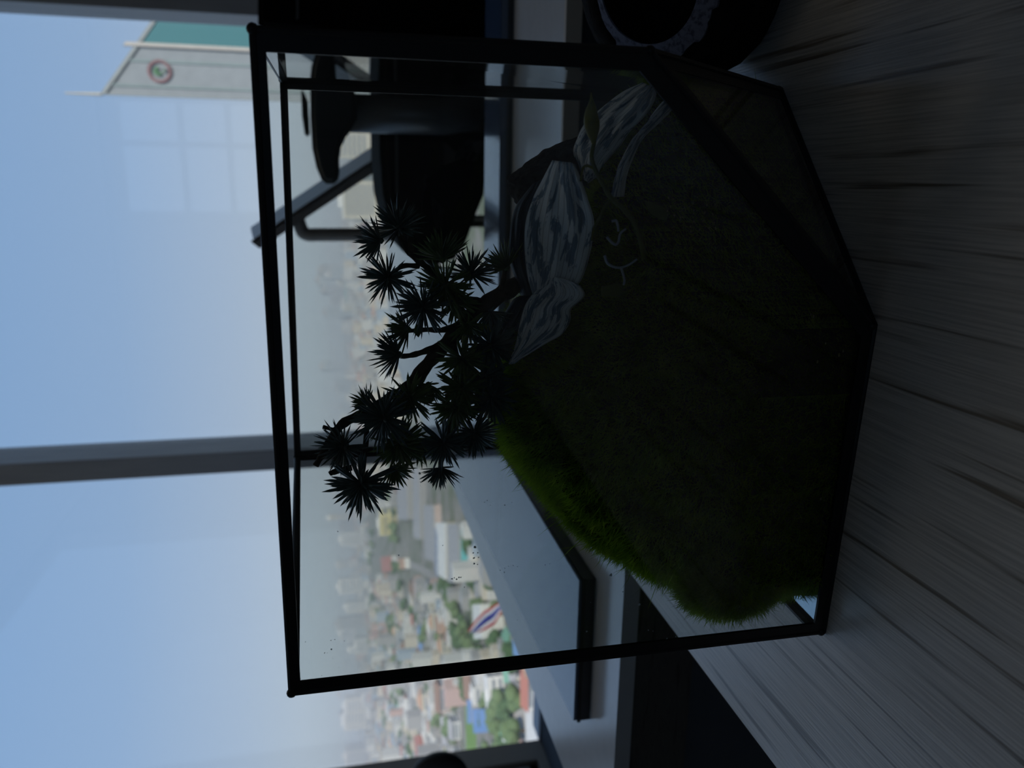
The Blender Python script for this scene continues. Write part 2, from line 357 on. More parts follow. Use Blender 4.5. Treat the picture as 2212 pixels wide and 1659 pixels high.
# round-backed chair at the left edge of the view
rc = thing('round_back_chair', 'dark chair with round back by the left window jamb', 'chair', (-1.75, 2.1, 0))
bm = lathe([(0.02, 0), (0.085, 0.004), (0.092, 0.02), (0.085, 0.036), (0.02, 0.04)], 32)
p = aty(946, 1671, 2.05)
bmesh.ops.transform(bm, matrix=Matrix.Translation((p.x, 2.05, p.z)) @ Matrix.Rotation(math.radians(90), 4, 'X'), verts=bm.verts)
dk_vinyl = mat('dark_vinyl', (0.03, 0.034, 0.032), 0.6)
link('backrest', bm, dk_vinyl, rc, True)
link('post', tube(smoothpts([(p.x - .40, 2.10, 0.46), (p.x - .22, 2.09, 0.50), (p.x - .09, 2.075, p.z - .06), (p.x - .03, 2.062, p.z)], 5), 0.014, 10), dark_steel, rc)
link('seat', BOX((p.x - .72, 1.95, 0.43), (p.x - .34, 2.33, 0.48), 0.02), dk_vinyl, rc)
for x in (-.69, -.37):
    for y in (1.99, 2.29): link('leg', tube([(p.x + x, y, 0), (p.x + x, y, 0.44)], 0.012, 8), dark_steel, rc)

# ------------------------------------------------------------------ terrarium
D = 0.7502
V = dict(a=Vector((-.1860, .2650, D)), p=Vector((-.0500, .2580, D)), q=Vector((.0440, .3420, D)), d=Vector((.0562, .4880, D)),
         c=Vector((-.1705, .4880, D)), A=Vector((-.1854, .2650, .9738)), B=Vector((.0425, .2525, .9718)),
         M=Vector((.0425, .2530, .8500)), Cc=Vector((-.1703, .4880, .9819)), Dd=Vector((.0561, .4880, .9780)))
faces = [('A', 'B', 'M', 'p', 'a'), ('M', 'q', 'p'), ('B', 'Dd', 'd', 'q', 'M'), ('Dd', 'Cc', 'c', 'd'), ('A', 'Cc', 'c', 'a'), ('a', 'p', 'q', 'd', 'c')]
ctr = sum(V.values(), Vector()) / len(V)
te = thing('glass_terrarium', 'faceted glass terrarium with black metal edges standing on the desk', 'terrarium', (-.07, .32, D))
edges = {}
for f in faces:
    pts = [V[k] for k in f]; n = Vector()
    for i in range(len(pts)): n += (pts[i] - pts[0]).cross(pts[(i + 1) % len(pts)] - pts[0])
    n.normalize(); fc = sum(pts, Vector()) / len(pts)
    if n.dot(fc - ctr) < 0: n = -n
    if f[0] == 'a':
        link('mirror_base', slab([p_ + Vector((0, 0, .0012)) for p_ in pts], (0, 0, 1), 0.0016), mirror, te)
    else:
        link('glass_pane', slab([p_ + (fc - p_) * 0.004 for p_ in pts], -n, 0.0015), terr_glass, te)
    for i in range(len(pts)):
        k = tuple(sorted((f[i], f[(i + 1) % len(f)])))
        edges.setdefault(k, []).append((n, fc))
EW = dict(AB=.0034, ACc=.0028, CcDd=.0030, DdB=.0032, Aa=.0048, Ccc=.0042, Ddd=.0048, BM=.0060, Mp=.0066)
for (k0, k1), adj in edges.items():
    P0, P1 = V[k0], V[k1]; bm = bmesh.new(); dv = (P1 - P0).normalized()
    for n, fc in adj:
        w = (fc - P0); w -= dv * w.dot(dv); w.normalize(); wd = EW.get(k0 + k1, EW.get(k1 + k0, .0056))
        low = n.z < -0.5
        o_ = n * (0.0002 if low else 0.0007)
        q = [P0 + o_, P1 + o_, P1 + w * wd + o_ - dv * wd * .3, P0 + w * wd + o_ + dv * wd * .3]
        s_ = slab(q, -n, 0.0012); me = bpy.data.meshes.new('t'); s_.to_mesh(me); bm.from_mesh(me); s_.free(); bpy.data.meshes.remove(me)
    tube([P0, P1], 0.0013, 8, bm)
    link('frame_bar', bm, black_metal, te)
for k, v in V.items():
    bm = bmesh.new(); bmesh.ops.create_icosphere(bm, subdivisions=2, radius=0.0019, matrix=Matrix.Translation(v if v.z > .8 else v + Vector((0, 0, .0016))))
    link('solder_joint', bm, black_metal, te, True)
# water spots, dust and painted glints on the front pane
fn = (V['B'] - V['A']).cross(Vector((0, 0, 1))).normalized()
def onfront(x, y):
    dd = ray(x, y); t = (V['A'] - EYE).dot(fn) / Vector(dd).dot(fn); return EYE + Vector(dd) * t
spots = [(716, 1401, 2.6), (701, 1409, 1.6), (707, 1409, .7), (715, 1382, 1.3), (723, 1380, 1.3), (744, 1383, 1), (649, 1465, 1), (660, 1385, 1), (732, 1440, .8), (667, 1431, .7), (695, 1458, .7), (703, 1423, .7), (719, 1421, .7),
         (907, 1022, 3.2), (908, 1032, 1.4), (908, 1040, 1.2), (908, 1048, 1), (1025, 1181, 3.4), (1022, 1193, 2), (1032, 1193, 1.6), (1023, 1204, 2.4), (1033, 1203, 1.8), (1024, 1216, 2.4), (1031, 1218, 1.4),
         (976, 1249, 2.2), (981, 1247, 1.6), (986, 1250, 2.6), (991, 1246, 2.0), (995, 1246, 2), (1003, 1267, 1.4), (956, 1177, 1.2), (861, 1198, 1.5), (730, 1147, 1.5), (1080, 1231, 1.2), (1090, 1226, 1.2), (1098, 1222, 1.2), (1108, 1220, 1.2), (1117, 1223, 1),
         (1089, 1235, 1.6), (1177, 1219, 1.4), (1187, 1217, 1.4), (1117, 1338, 1), (1105, 1084, 1), (1090, 1090, 1.3), (1052, 1080, 1.4), (1046, 1084, 1.2), (1059, 1090, 1),
         (1267, 1363, 3), (1275, 1300, 1.2), (1319, 1241, 4.2), (1380, 1305, 3.4), (1345, 1277, 1.4), (1400, 1360, 2), (1410, 1362, 1.6), (1440, 1378, 2), (1459, 1374, 2.4)]
bm = bmesh.new()
for x, y, r in spots:
    cpos = onfront(x, y) + Vector(fn) * (0.0004 if fn.y < 0 else -0.0004)
    rr = r * 0.00016; u = Vector((1, -.03, 0)); ring = []
    for k in range(9):
        t = 2 * math.pi * k / 9; j = rr * rnd.uniform(.6, 1.25)
        ring.append(bm.verts.new(cpos + u * math.cos(t) * j + Vector((0, 0, 1)) * math.sin(t) * j))
    bm.faces.new(ring)
bmesh.ops.solidify(bm, geom=list(bm.faces), thickness=0.00005)
tag(link('water_spots_and_glints', bm, mat('dried_water_and_glints', (0.45, 0.48, 0.50), 0.6, 0.3, transl=0.7), te), kind='stuff')

# ------------------------------------------------------------------ moss mound
def inside(x, y, m=0.004):
    P = [(-.186, .262), (-.050, .256), (.047, .342), (.058, .478), (-.168, .478)]
    ok = np.ones_like(x, bool)
    for i in range(len(P)):
        (ax, ay), (bx, by) = P[i], P[(i + 1) % len(P)]
        L_ = math.hypot(bx - ax, by - ay)
        ok &= ((bx - ax) * (y - ay) - (by - ay) * (x - ax)) / L_ > m
    ok &= ((x + .186) / .026 + (y - .263) / .026) > 1
    return ok
prof_x = np.array([-.188, -.184, -.180, -.172, -.158, -.146, -.116, -.096, -.075, -.05, -.02, .01, .03, .057])
prof_z = np.array([.752, .764, .778, .811, .838, .851, .872, .880, .876, .862, .852, .838, .826, .800])
_nz = [(RNG.uniform(-1, 1, 2), RNG.uniform(0, 6.28)) for _ in range(24)]
def tiers(x, y):
    q = (y - .29) * .8 + (x + .1) * .25 + .006 * np.sin(x * 70) + .004 * np.sin(x * 150 + y * 60)
    return .0085 * np.abs(np.sin(q * 150)) ** .7 - .0045
def bump2(x, y):
    s = 0
    for i, (k, ph) in enumerate(_nz):
        f_ = 60 + 14 * i
        s = s + np.sin(k[0] * f_ * x * 2 + k[1] * f_ * y * 2 + ph) / (1 + 0.22 * i)
    return s / 24
def moss_z(x, y):
    rz = np.interp(x, prof_x, prof_z)
    front = np.clip((y - (.258 -   .05 * (x + .12).clip(0))) / .052, 0, 1); back = np.clip((.440 - .062 * np.clip((x + .045) / .05, 0, 1) - y) / (.11 - .065 * np.clip((x + .045) / .05, 0, 1)), 0, 1)
    t = np.sin(front * np.pi / 2) ** .85 * np.sqrt(1 - (1 - back) ** 2)
    z = .752 + (rz - .752) * (0.10 + 0.90 * t)
    return z + (bump2(x, y) * 0.018 + tiers(x, y)) * np.clip((z - .755) / .03, 0, 1)
nx, ny = 150, 120
gx, gy = np.meshgrid(np.linspace(-.190, .056, nx), np.linspace(.254, .470, ny), indexing='ij')
gz = moss_z(gx, gy); ok = inside(gx, gy)
vid = -np.ones((nx, ny), int); vid[ok] = np.arange(ok.sum())
verts = np.stack([gx[ok], gy[ok], gz[ok]], 1)
qf = [(vid[i, j], vid[i + 1, j], vid[i + 1, j + 1], vid[i, j + 1]) for i in range(nx - 1) for j in range(ny - 1) if ok[i, j] and ok[i + 1, j] and ok[i + 1, j + 1] and ok[i, j + 1]]
me = bpy.data.meshes.new('soil'); me.from_pydata(verts.tolist(), [], [tuple(int(q) for q in f) for f in qf])
# skirt down to the base so the mound is solid
bm = bmesh.new(); bm.from_mesh(me); bd = [e for e in bm.edges if e.is_boundary]
r = bmesh.ops.extrude_edge_only(bm, edges=bd)
BD = np.array([[*e.verts[0].co, *e.verts[1].co] for e in bd])
for v in r['geom']:
    if isinstance(v, bmesh.types.BMVert): v.co.z = 0.7535
ms = thing('moss_mound', 'mound of shaggy green moss filling the glass terrarium', 'moss', (-.08, .31, .7532))
soil = vary(mat('moss_soil', (0.004, 0.007, 0.002), 0.95, 0.05), [(0.3, (0.002, 0.004, 0.001)), (0.7, (0.007, 0.012, 0.003))], (200, 200, 200), bump=0.5)
link('soil', bm, soil, ms, True)
bpy.data.meshes.remove(me)
# moss blades: one joined mass (nobody could count them)
N = 150000
bx = RNG.uniform(-.187, .054, N * 2); by = RNG.uniform(.256, .45, N * 2)
k = inside(bx, by, 0.005); bx = bx[k][:N]; by = by[k][:N]; N = len(bx)
h = 1e-3
zz = moss_z(bx, by); nxn = -(moss_z(bx + h, by) - zz) / h; nyn = -(moss_z(bx, by + h) - zz) / h
nv = np.stack([nxn, nyn, np.ones(N)], 1); area = np.linalg.norm(nv, axis=1); nv /= area[:, None]
keep = RNG.uniform(0, 4.0, N) < np.clip(area, .9, 4.0); bx, by, zz, nv = bx[keep], by[keep], zz[keep], nv[keep]; N = len(bx)
bx = np.repeat(bx, 4) + RNG.normal(0, .0009, N * 4); by = np.repeat(by, 4) + RNG.normal(0, .0009, N * 4); nv = np.repeat(nv, 4, 0); N *= 4
kk = inside(bx, by, 0.0035); bx, by, nv = bx[kk], by[kk], nv[kk]; N = len(bx)
zz = moss_z(bx, by) - .001
# hair on the upright sides of the mound and on the clump bulging out at the front left corner
M2 = 70000; e_ = RNG.integers(0, len(BD), M2); t_ = RNG.uniform(0, 1, M2)[:, None]; q_ = BD[e_, :3] * (1 - t_) + BD[e_, 3:] * t_
t2 = BD[e_, 3:5] - BD[e_, :2]; n2 = np.stack([t2[:, 1], -t2[:, 0]], 1); n2 /= np.linalg.norm(n2, axis=1)[:, None] + 1e-9
cc = np.array([-.07, .35]); sg = np.sign(((q_[:, :2] - cc) * n2).sum(1)); n2 *= sg[:, None]
zs_ = .7545 + (q_[:, 2] - .7545) * RNG.uniform(0, 1, M2)
M3 = 16000; dn = RNG.normal(0, 1, (M3, 3)); dn /= np.linalg.norm(dn, axis=1)[:, None]
cl_ = np.array([-.1665, .2785, .790]) + dn * np.array([.0125, .0115, .021])
bx = np.concatenate([bx, q_[:, 0], cl_[:, 0]]); by = np.concatenate([by, q_[:, 1], cl_[:, 1]]); zz = np.concatenate([zz, zs_, cl_[:, 2]])
nv = np.concatenate([nv, np.stack([n2[:, 0], n2[:, 1], np.full(M2, .5)], 1), dn + np.array([0, 0, .2])]); N = len(bx)
dirv = nv / (np.linalg.norm(nv, axis=1)[:, None] + 1e-9) + RNG.normal(0, .42, (N, 3)) + np.array([0, 0, .35]); dirv /= np.linalg.norm(dirv, axis=1)[:, None]
ln = RNG.gamma(6, .0045 / 6, N).clip(.0015, .0105); ln[RNG.uniform(0, 1, N) < .006] *= 2.0
base = np.stack([bx, by, zz], 1)
side = np.cross(dirv, RNG.normal(0, 1, (N, 3))); side /= np.linalg.norm(side, axis=1)[:, None] + 1e-9
wd = RNG.uniform(.00010, .00021, N)[:, None]
droop = np.cross(side, dirv) * (ln * RNG.uniform(-.25, .25, N))[:, None]
mid = base + dirv * (ln * .55)[:, None]; tip = base + dirv * ln[:, None] + droop
tip[:, 1] = np.maximum(tip[:, 1], .2588 - .03 * (tip[:, 0] + .186).clip(0) * 1.0 + .0035); mid[:, 1] = np.maximum(mid[:, 1], .262)
tip[:, 0] = np.maximum(tip[:, 0], -.1835); mid[:, 0] = np.maximum(mid[:, 0], -.1838)
VV = np.stack([base - side * wd, base + side * wd, mid + side * wd * .8, mid - side * wd * .8, tip], 1).reshape(-1, 3)
idx = (np.arange(N) * 5)[:, None]
loops = np.concatenate([idx + np.array([[0, 1, 2, 3]]), idx + np.array([[3, 2, 4]])], 1).reshape(-1)
me = bpy.data.meshes.new('moss_blades'); me.vertices.add(N * 5); me.vertices.foreach_set('co', VV.astype(np.float32).ravel())
me.loops.add(N * 7); me.loops.foreach_set('vertex_index', loops.astype(np.int32))
me.polygons.add(N * 2); st = (np.arange(N) * 7)[:, None] + np.array([[0, 4]]); me.polygons.foreach_set('loop_start', st.astype(np.int32).ravel())
me.update(calc_edges=True); me.validate()
mossm = mat('moss_green', (0.045, 0.085, 0.008), 0.7, 0.2, transl=0.58)
vary(mossm, [(0.30, (0.11, 0.20, 0.006)), (0.5, (0.20, 0.34, 0.014)), (0.72, (0.34, 0.45, 0.03))], (90, 90, 90), coord='Object')
tag(link('moss_blades', me, mossm, ms), kind='stuff')
# loose pale grains by the front edge
bm = bmesh.new()
for x, y, r_ in [(1805, 1050, 5), (1783, 1083, 3), (1790, 1086, 3), (1823, 770, 3.5), (1776, 785, 3), (1768, 686, 3), (1794, 745, 2), (1832, 762, 2.5), (1762, 682, 2)] + [(1450 + 110 * rnd.random(), 425 + 80 * rnd.random(), rnd.uniform(.8, 1.8)) for _ in range(60)]:
    p = onfront(x, y); rr = r_ * .00017
    bmesh.ops.create_icosphere(bm, subdivisions=1, radius=rr, matrix=Matrix.Translation(p + Vector((0, .0028, .0002))) @ Matrix.Diagonal((1.6, .8, .7, 1)))
tag(link('sand_grains', bm, mat('sand_pale', (0.45, 0.40, 0.22), 0.8), ms), kind='stuff')

# ------------------------------------------------------------------ rock, variegated leaves, sprout
rk = bmesh.new(); bmesh.ops.create_icosphere(rk, subdivisions=5, radius=1.0)
ra, rb = aty(1102, 398, .330), aty(1300, 330, .330); rc_ = (ra + rb) / 2; ax = (rb - ra); hl = ax.length / 2; ax.normalize()
ay = Vector((0, 1, 0)); az = ax.cross(ay).normalized(); ay = az.cross(ax)
for v in rk.verts:
    c = v.co.copy(); taper = 0.62 + 0.45 * (c.x * .5 + .5)
    dsp = 1 + 0.16 * mnoise.noise(c * 1.8) + 0.10 * mnoise.noise(c * 5) + 0.05 * mnoise.noise(c * 13) + 0.03 * mnoise.noise(c * 30)
    c = c * dsp
    if (az * c.z).z < 0: c.z *= 3.6
    v.co = rc_ + ax * c.x * hl + ay * c.y * .014 * taper + az * c.z * .0105 * taper
rockm = vary(mat('dark_rock', (0.02, 0.02, 0.02), 0.9, 0.3), [(0.35, (0.010, 0.010, 0.011)), (0.65, (0.035, 0.034, 0.035))], (500, 500, 500), bump=1.0)
tag(link('rock', rk, rockm, None, True), 'rough dark rock sticking up beside the variegated leaves', 'rock')

def leafmat():
    M = mat('variegated_leaf', (0.1, 0.13, 0.15), 0.6, 0.3, transl=0.35)
    n = M.node_tree.nodes; L = M.node_tree.links
    uv = n.new('ShaderNodeTexCoord'); mp = n.new('ShaderNodeMapping'); mp.inputs['Scale'].default_value = (6.5, 3.4, 1)
    nz = n.new('ShaderNodeTexNoise'); nz.inputs['Scale'].default_value = 1; nz.inputs['Detail'].default_value = 5; nz.inputs['Roughness'].default_value = 0.62; nz.inputs['Distortion'].default_value = 0.5
    L.new(uv.outputs['UV'], mp.inputs[0]); L.new(mp.outputs[0], nz.inputs['Vector'])
    r = n.new('ShaderNodeValToRGB'); e = r.color_ramp.elements
    e[0].position = 0.455; e[0].color = (0.20, 0.29, 0.38, 1); e[1].position = 0.495; e[1].color = (0.80, 0.85, 0.87, 1)
    L.new(nz.outputs['Fac'], r.inputs[0])
    # thin dark veins fanning along the leaf
    wv = n.new('ShaderNodeTexWave'); wv.inputs['Scale'].default_value = 1.6; wv.inputs['Distortion'].default_value = 2.0; wv.inputs['Detail'].default_value = 2
    m2 = n.new('ShaderNodeMapping'); m2.inputs['Scale'].default_value = (2.2, 0.5, 1); L.new(uv.outputs['UV'], m2.inputs[0]); L.new(m2.outputs[0], wv.inputs['Vector'])
    r2 = n.new('ShaderNodeValToRGB'); e = r2.color_ramp.elements; e[0].position = 0.02; e[0].color = (0.6, 0.6, 0.6, 1); e[1].position = 0.07; e[1].color = (1, 1, 1, 1)
    L.new(wv.outputs['Fac'], r2.inputs[0])
    mx = n.new('ShaderNodeMix'); mx.data_type = 'RGBA'; mx.blend_type = 'MULTIPLY'; mx.inputs[0].default_value = 1.0
    L.new(r.outputs[0], mx.inputs[6]); L.new(r2.outputs[0], mx.inputs[7])
    L.new(mx.outputs[2], n['Principled BSDF'].inputs['Base Color'])
    for q in n:
        if q.type == 'BSDF_TRANSLUCENT': L.new(mx.outputs[2], q.inputs[0])
    return M
leafm = leafmat()
dark_leaf = vary(mat('dark_leaf', (0.03, 0.05, 0.075), 0.6, 0.3, transl=0.30), [(0.3, (0.02, 0.034, 0.055)), (0.7, (0.045, 0.07, 0.10))], (120, 120, 120))
def leaf(left, right, Yl, Yr, bulge, mat_, parent, tilt=0.0, ripple=.0012, nu=40, nw=22):
    """leaf blade between two edges; its two rims lie at depths Yl and Yr and the middle bulges"""
    def rs(pts, k):
        P = smoothpts([(x, y, 0) for x, y in pts], 8); L_ = [0]
        for a, b in zip(P, P[1:]): L_.append(L_[-1] + (b - a).length)
        o = []
        for i in range(k):
            s = L_[-1] * i / (k - 1)
            j = max(q for q in range(len(L_) - 1) if L_[q] <= s + 1e-9); t = (s - L_[j]) / max(L_[j + 1] - L_[j], 1e-9)
            o.append(P[j].lerp(P[j + 1], min(t, 1)))
        return o
    l, r = rs(left, nu), rs(right, nu)
    bm = bmesh.new(); uvl = bm.loops.layers.uv.new('UVMap'); g = []; uvs = {}
    for i in range(nu):
        row = []
        u = i / (nu - 1)
        for j in range(nw):
            w = j / (nw - 1); q = l[i].lerp(r[i], w)
            Y = Yl + (Yr - Yl) * w + bulge * math.sin(math.pi * w) + tilt * (u - .5)
            Y += ripple * (math.sin(w * 31 + u * 3) * .6 + math.sin(w * 17 + u * 9)) * min(1, 3 * u)
            v = bm.verts.new(aty(q.x, q.y, Y)); uvs[v] = (w, u); row.append(v)
        g.append(row)
    for i in range(nu - 1):
        for j in range(nw - 1):
            f = bm.faces.new((g[i][j], g[i + 1][j], g[i + 1][j + 1], g[i][j + 1]))
            for lp in f.loops: lp[uvl].uv = uvs[lp.vert]
    o = link('leaf', bm, mat_, parent, True)
    sm = o.modifiers.new('thickness', 'SOLIDIFY'); sm.thickness = 0.0005
    return o
pl = thing('variegated_plant', 'pale blue-grey variegated silk leaves in front of the rock', 'plant', (-.02, .30, .80))
# left big leaf pointing right-up, its lower twin, the leaf at right and the thin one seen edge-on
leaf([(1152, 642), (1140, 600), (1133, 540), (1135, 480), (1150, 430), (1170, 390), (1193, 346)], [(1196, 646), (1240, 625), (1266, 580), (1284, 490), (1270, 430), (1258, 395), (1243, 355)], .294, .278, -.006, leafm, pl, -.028)
leaf([(1190, 600), (1160, 625), (1136, 655), (1122, 700), (1114, 740), (1104, 770), (1098, 786)], [(1206, 598), (1250, 615), (1263, 640), (1234, 668), (1233, 692), (1214, 722), (1180, 742), (1112, 784)], .302, .289, -.006, leafm, pl, .012)
leaf([(1128, 648), (1112, 600), (1100, 560), (1102, 500), (1112, 450), (1128, 425), (1150, 398)], [(1160, 640), (1152, 600), (1146, 540), (1150, 480), (1160, 440), (1176, 410), (1180, 385)], .318, .312, -.004, dark_leaf, pl, -.016)
leaf([(1140, 636), (1112, 644), (1092, 672), (1074, 705), (1074, 728), (1088, 752), (1100, 784)], [(1162, 640), (1150, 660), (1140, 690), (1130, 720), (1124, 745), (1118, 765), (1110, 783)], .322, .316, -.003, dark_leaf, pl)
leaf([(1252, 375), (1238, 330), (1246, 300), (1262, 268), (1300, 232), (1345, 198), (1388, 178)], [(1286, 388), (1305, 355), (1338, 318), (1360, 285), (1392, 252), (1412, 222), (1421, 192)], .308, .296, -.006, leafm, pl, -.030)
leaf([(1318, 425), (1330, 380), (1348, 338), (1375, 290), (1405, 255), (1430, 225), (1452, 206)], [(1346, 425), (1352, 380), (1364, 345), (1386, 300), (1418, 268), (1448, 238), (1462, 212)], .292, .300, -.002, leafm, pl, .010)
leaf([(1262, 372), (1262, 388), (1268, 392)], [(1288, 360), (1284, 384), (1272, 396)], .293, .293, -.002, leafm, pl, nu=10, nw=8)
link('stem', tube(smoothpts([aty(1180, 640, .312), aty(1230, 600, .312), aty(1320, 520, .300), aty(1420, 480, .302)], 6), [.0012] * 19, 8), mat('dark_stem', (0.02, 0.03, 0.015), 0.7), pl)

yg = vary(mat('yellow_green', (0.17, 0.19, 0.02), 0.5, 0.3, transl=0.35), [(0.3, (0.12, 0.14, 0.015)), (0.7, (0.22, 0.22, 0.03))], (300, 300, 300))
spg = vary(mat('sprout_green', (0.09, 0.13, 0.02), 0.5, 0.3, transl=0.35), [(0.3, (0.07, 0.10, 0.015)), (0.7, (0.11, 0.15, 0.025))], (300, 300, 300))
sp = thing('sprout', 'thin yellow-green sprout with a pointed bud beside the leaves', 'sprout', (.0, .275, .83))
Ys = .2660
def T(pts, r0, r1, name='stem', m_=spg, par=sp):
    P = smoothpts([aty(x, y, Ys if len(pts[0]) == 2 else Ys) for x, y in [q[:2] for q in pts]], 6)
    return link(name, tube(P, [r0 + (r1 - r0) * i / (len(P) - 1) for i in range(len(P))], 8), m_, par, True)
T([(1283, 310), (1278, 340), (1288, 372), (1305, 402), (1322, 430), (1345, 450), (1372, 485), (1385, 525), (1392, 560)], .0007, .0010)
T([(1284, 364), (1268, 358), (1259, 364), (1256, 380), (1254, 392)], .0005, .0004, 'tendril', yg)
T([(1330, 428), (1312, 440), (1296, 470), (1284, 495), (1280, 520)], .0006, .0006, 'tendril')
bp = [aty(x, y, Ys) for x, y in ((1277, 200), (1278, 225), (1277, 250), (1279, 275), (1281, 295), (1283, 312))]
link('bud', tube(smoothpts(bp, 4), [.0002, .0003, .0005, .0008, .0012, .0016, .0020, .0022, .0024, .0026, .0027, .0027, .0026, .0024, .0022, .0019, .0016, .0013, .0010, .0008, .0007][:21], 12), yg, sp, True)
for pts, m_ in (([(1322, 478), (1330, 476), (1334, 484), (1336, 500)], 'pale_tendril'), ([(1311, 512), (1322, 524), (1330, 528), (1336, 522), (1340, 505), (1352, 494)], 'pale_tendril'),
                ([(1306, 552), (1312, 568), (1325, 576), (1340, 578), (1358, 572), (1376, 560)], 'pale_tendril'), ([(1341, 576), (1346, 592), (1349, 606), (1347, 616)], 'pale_tendril')):
    T(pts, .0005, .0004, 'tendril', mat('pale_tendril', (0.25, 0.32, 0.36), 0.5))
def smallleaf(px, m_):
    P = [aty(x, y, Ys) for x, y in px]
    bm = slab(P, (0, 1, 0), .0008); bmesh.ops.bevel(bm, geom=list(bm.edges), offset=.0002, segments=1, affect='EDGES')
    return link('leaflet', bm, m_, sp)
smallleaf([(1300, 618), (1322, 617), (1328, 611), (1338, 611), (1346, 618), (1347, 632), (1340, 642), (1330, 641), (1322, 639), (1300, 640)], spg)
smallleaf([(1392, 432), (1415, 440), (1438, 448), (1446, 462), (1440, 477), (1425, 475), (1405, 462)], spg)

# ------------------------------------------------------------------ pine branch
bark = vary(mat('pine_bark', (0.035, 0.026, 0.018), 0.85, 0.2), [(0.35, (0.018, 0.014, 0.010)), (0.65, (0.06, 0.045, 0.03))], (250, 250, 250), bump=0.8)
needle_dark = mat('needle_blue_green', (0.055, 0.105, 0.10), 0.4, 0.5, transl=0.10)
needle_green = vary(mat('needle_green', (0.03, 0.055, 0.018), 0.5, 0.35, transl=0.18), [(0.3, (0.07, 0.13, 0.04)), (0.7, (0.15, 0.23, 0.06))], (180, 180, 180))
pine = thing('pine_branch', 'artificial pine branch with spiky needle tufts rising out of the moss', 'branch', (-.045, .32, .86))
YT = .322
def br(pts, r0, r1, name='twig', seg=8):
    P = smoothpts([aty(q[0], q[1], q[2] if len(q) > 2 else YT) for q in pts], 5)
    R = [(r0 + (r1 - r0) * i / (len(P) - 1)) * (1 + .12 * math.sin(i * 1.7)) for i in range(len(P))]
    return link(name, tube(P, R, seg), bark, pine, True)
br([(1165, 592, .338), (1130, 608, .328), (1080, 637), (1020, 682), (975, 730), (925, 785), (880, 838), (840, 862, .32), (795, 890, .318), (745, 912, .316), (720, 940, .315), (700, 975, .314), (682, 1006, .313)], .0042, .0012, 'main_stem', 10)
br([(1040, 655), (990, 640, .318), (950, 600, .316), (910, 568, .316), (880, 540, .317), (862, 500, .318)], .0020, .0011)
br([(905, 575, .316), (870, 575, .314), (838, 598, .312)], .0011, .0009)
br([(955, 605, .316), (940, 640, .314), (910, 668, .312)], .0011, .0008)
br([(890, 548, .316), (888, 520, .316), (888, 500, .317)], .0016, .0014)
br([(1010, 690), (960, 712, .320), (925, 712, .318), (880, 715, .316)], .0014, .0009)
br([(960, 740), (920, 758, .32), (885, 768, .318), (855, 770, .316)], .0016, .0009)
br([(975, 735), (990, 790, .316), (985, 850, .314), (975, 890, .312), (970, 940, .312), (950, 1010, .312)], .0016, .0009)
br([(1040, 665), (1060, 700, .318), (1065, 760, .316), (1065, 850, .314)], .0014, .0009)
br([(830, 868, .32), (840, 900, .312), (835, 905, .308)], .0013, .0008)
br([(795, 890, .318), (790, 960, .312), (782, 1030, .308), (780, 1050, .306)], .0012, .0009)
br([(1080, 637), (1088, 600, .318), (1092, 572, .316)], .0012, .0009)
br([(725, 930, .315), (698, 922, .314)], .0009, .0008)
br([(760, 1010, .31), (720, 1020, .31), (712, 1024, .31)], .0013, .0010)
def tuftmesh(seed, n, L0, spread):
    """spiky rosette: n flat-bladed tapering needles on a small core, axis +Z"""
    R_ = random.Random(seed); bm = bmesh.new()
    bmesh.ops.create_icosphere(bm, subdivisions=1, radius=.0016)
    for i in range(n):
        th = math.acos(1 - (1 - math.cos(spread)) * (i + .5) / n) + R_.uniform(-.12, .12); ph = i * 2.39996 + R_.uniform(-.3, .3)
        d_ = Vector((math.sin(th) * math.cos(ph), math.sin(th) * math.sin(ph), math.cos(th)))
        L_ = L0 * R_.uniform(.75, 1.12); a_ = d_.cross(Vector((.3, .5, .8))).normalized(); b_ = d_.cross(a_)
        bend = (a_ * R_.uniform(-.1, .1) + b_ * R_.uniform(-.1, .1)) * L_
        st = []
        for t, w_ in ((.06, .00045), (.45, .00066), (.8, .0005)):
            c_ = d_ * L_ * t + bend * t * t
            st.append([bm.verts.new(c_ + a_ * w_), bm.verts.new(c_ + b_ * w_ * .55), bm.verts.new(c_ - a_ * w_), bm.verts.new(c_ - b_ * w_ * .55)])
        tp = bm.verts.new(d_ * L_ + bend)
        for r0, r1 in zip(st, st[1:]):
            for k_ in range(4): bm.faces.new((r0[k_], r0[(k_ + 1) % 4], r1[(k_ + 1) % 4], r1[k_]))
        for k_ in range(4): bm.faces.new((st[-1][k_], st[-1][(k_ + 1) % 4], tp))
    me_ = bpy.data.meshes.new('needle_tuft'); bmesh.ops.recalc_face_normals(bm, faces=bm.faces); bm.to_mesh(me_); bm.free(); return me_
protos = {}
for s_ in range(3):
    for kd, m_ in (('d', needle_dark), ('g', needle_green)):
        q = tuftmesh(10 + s_, 84, .0126, 2.0); q.materials.append(m_); protos[kd, s_, 0] = q
        q = tuftmesh(20 + s_, 50, .0122, 1.35); q.materials.append(m_); protos[kd, s_, 1] = q
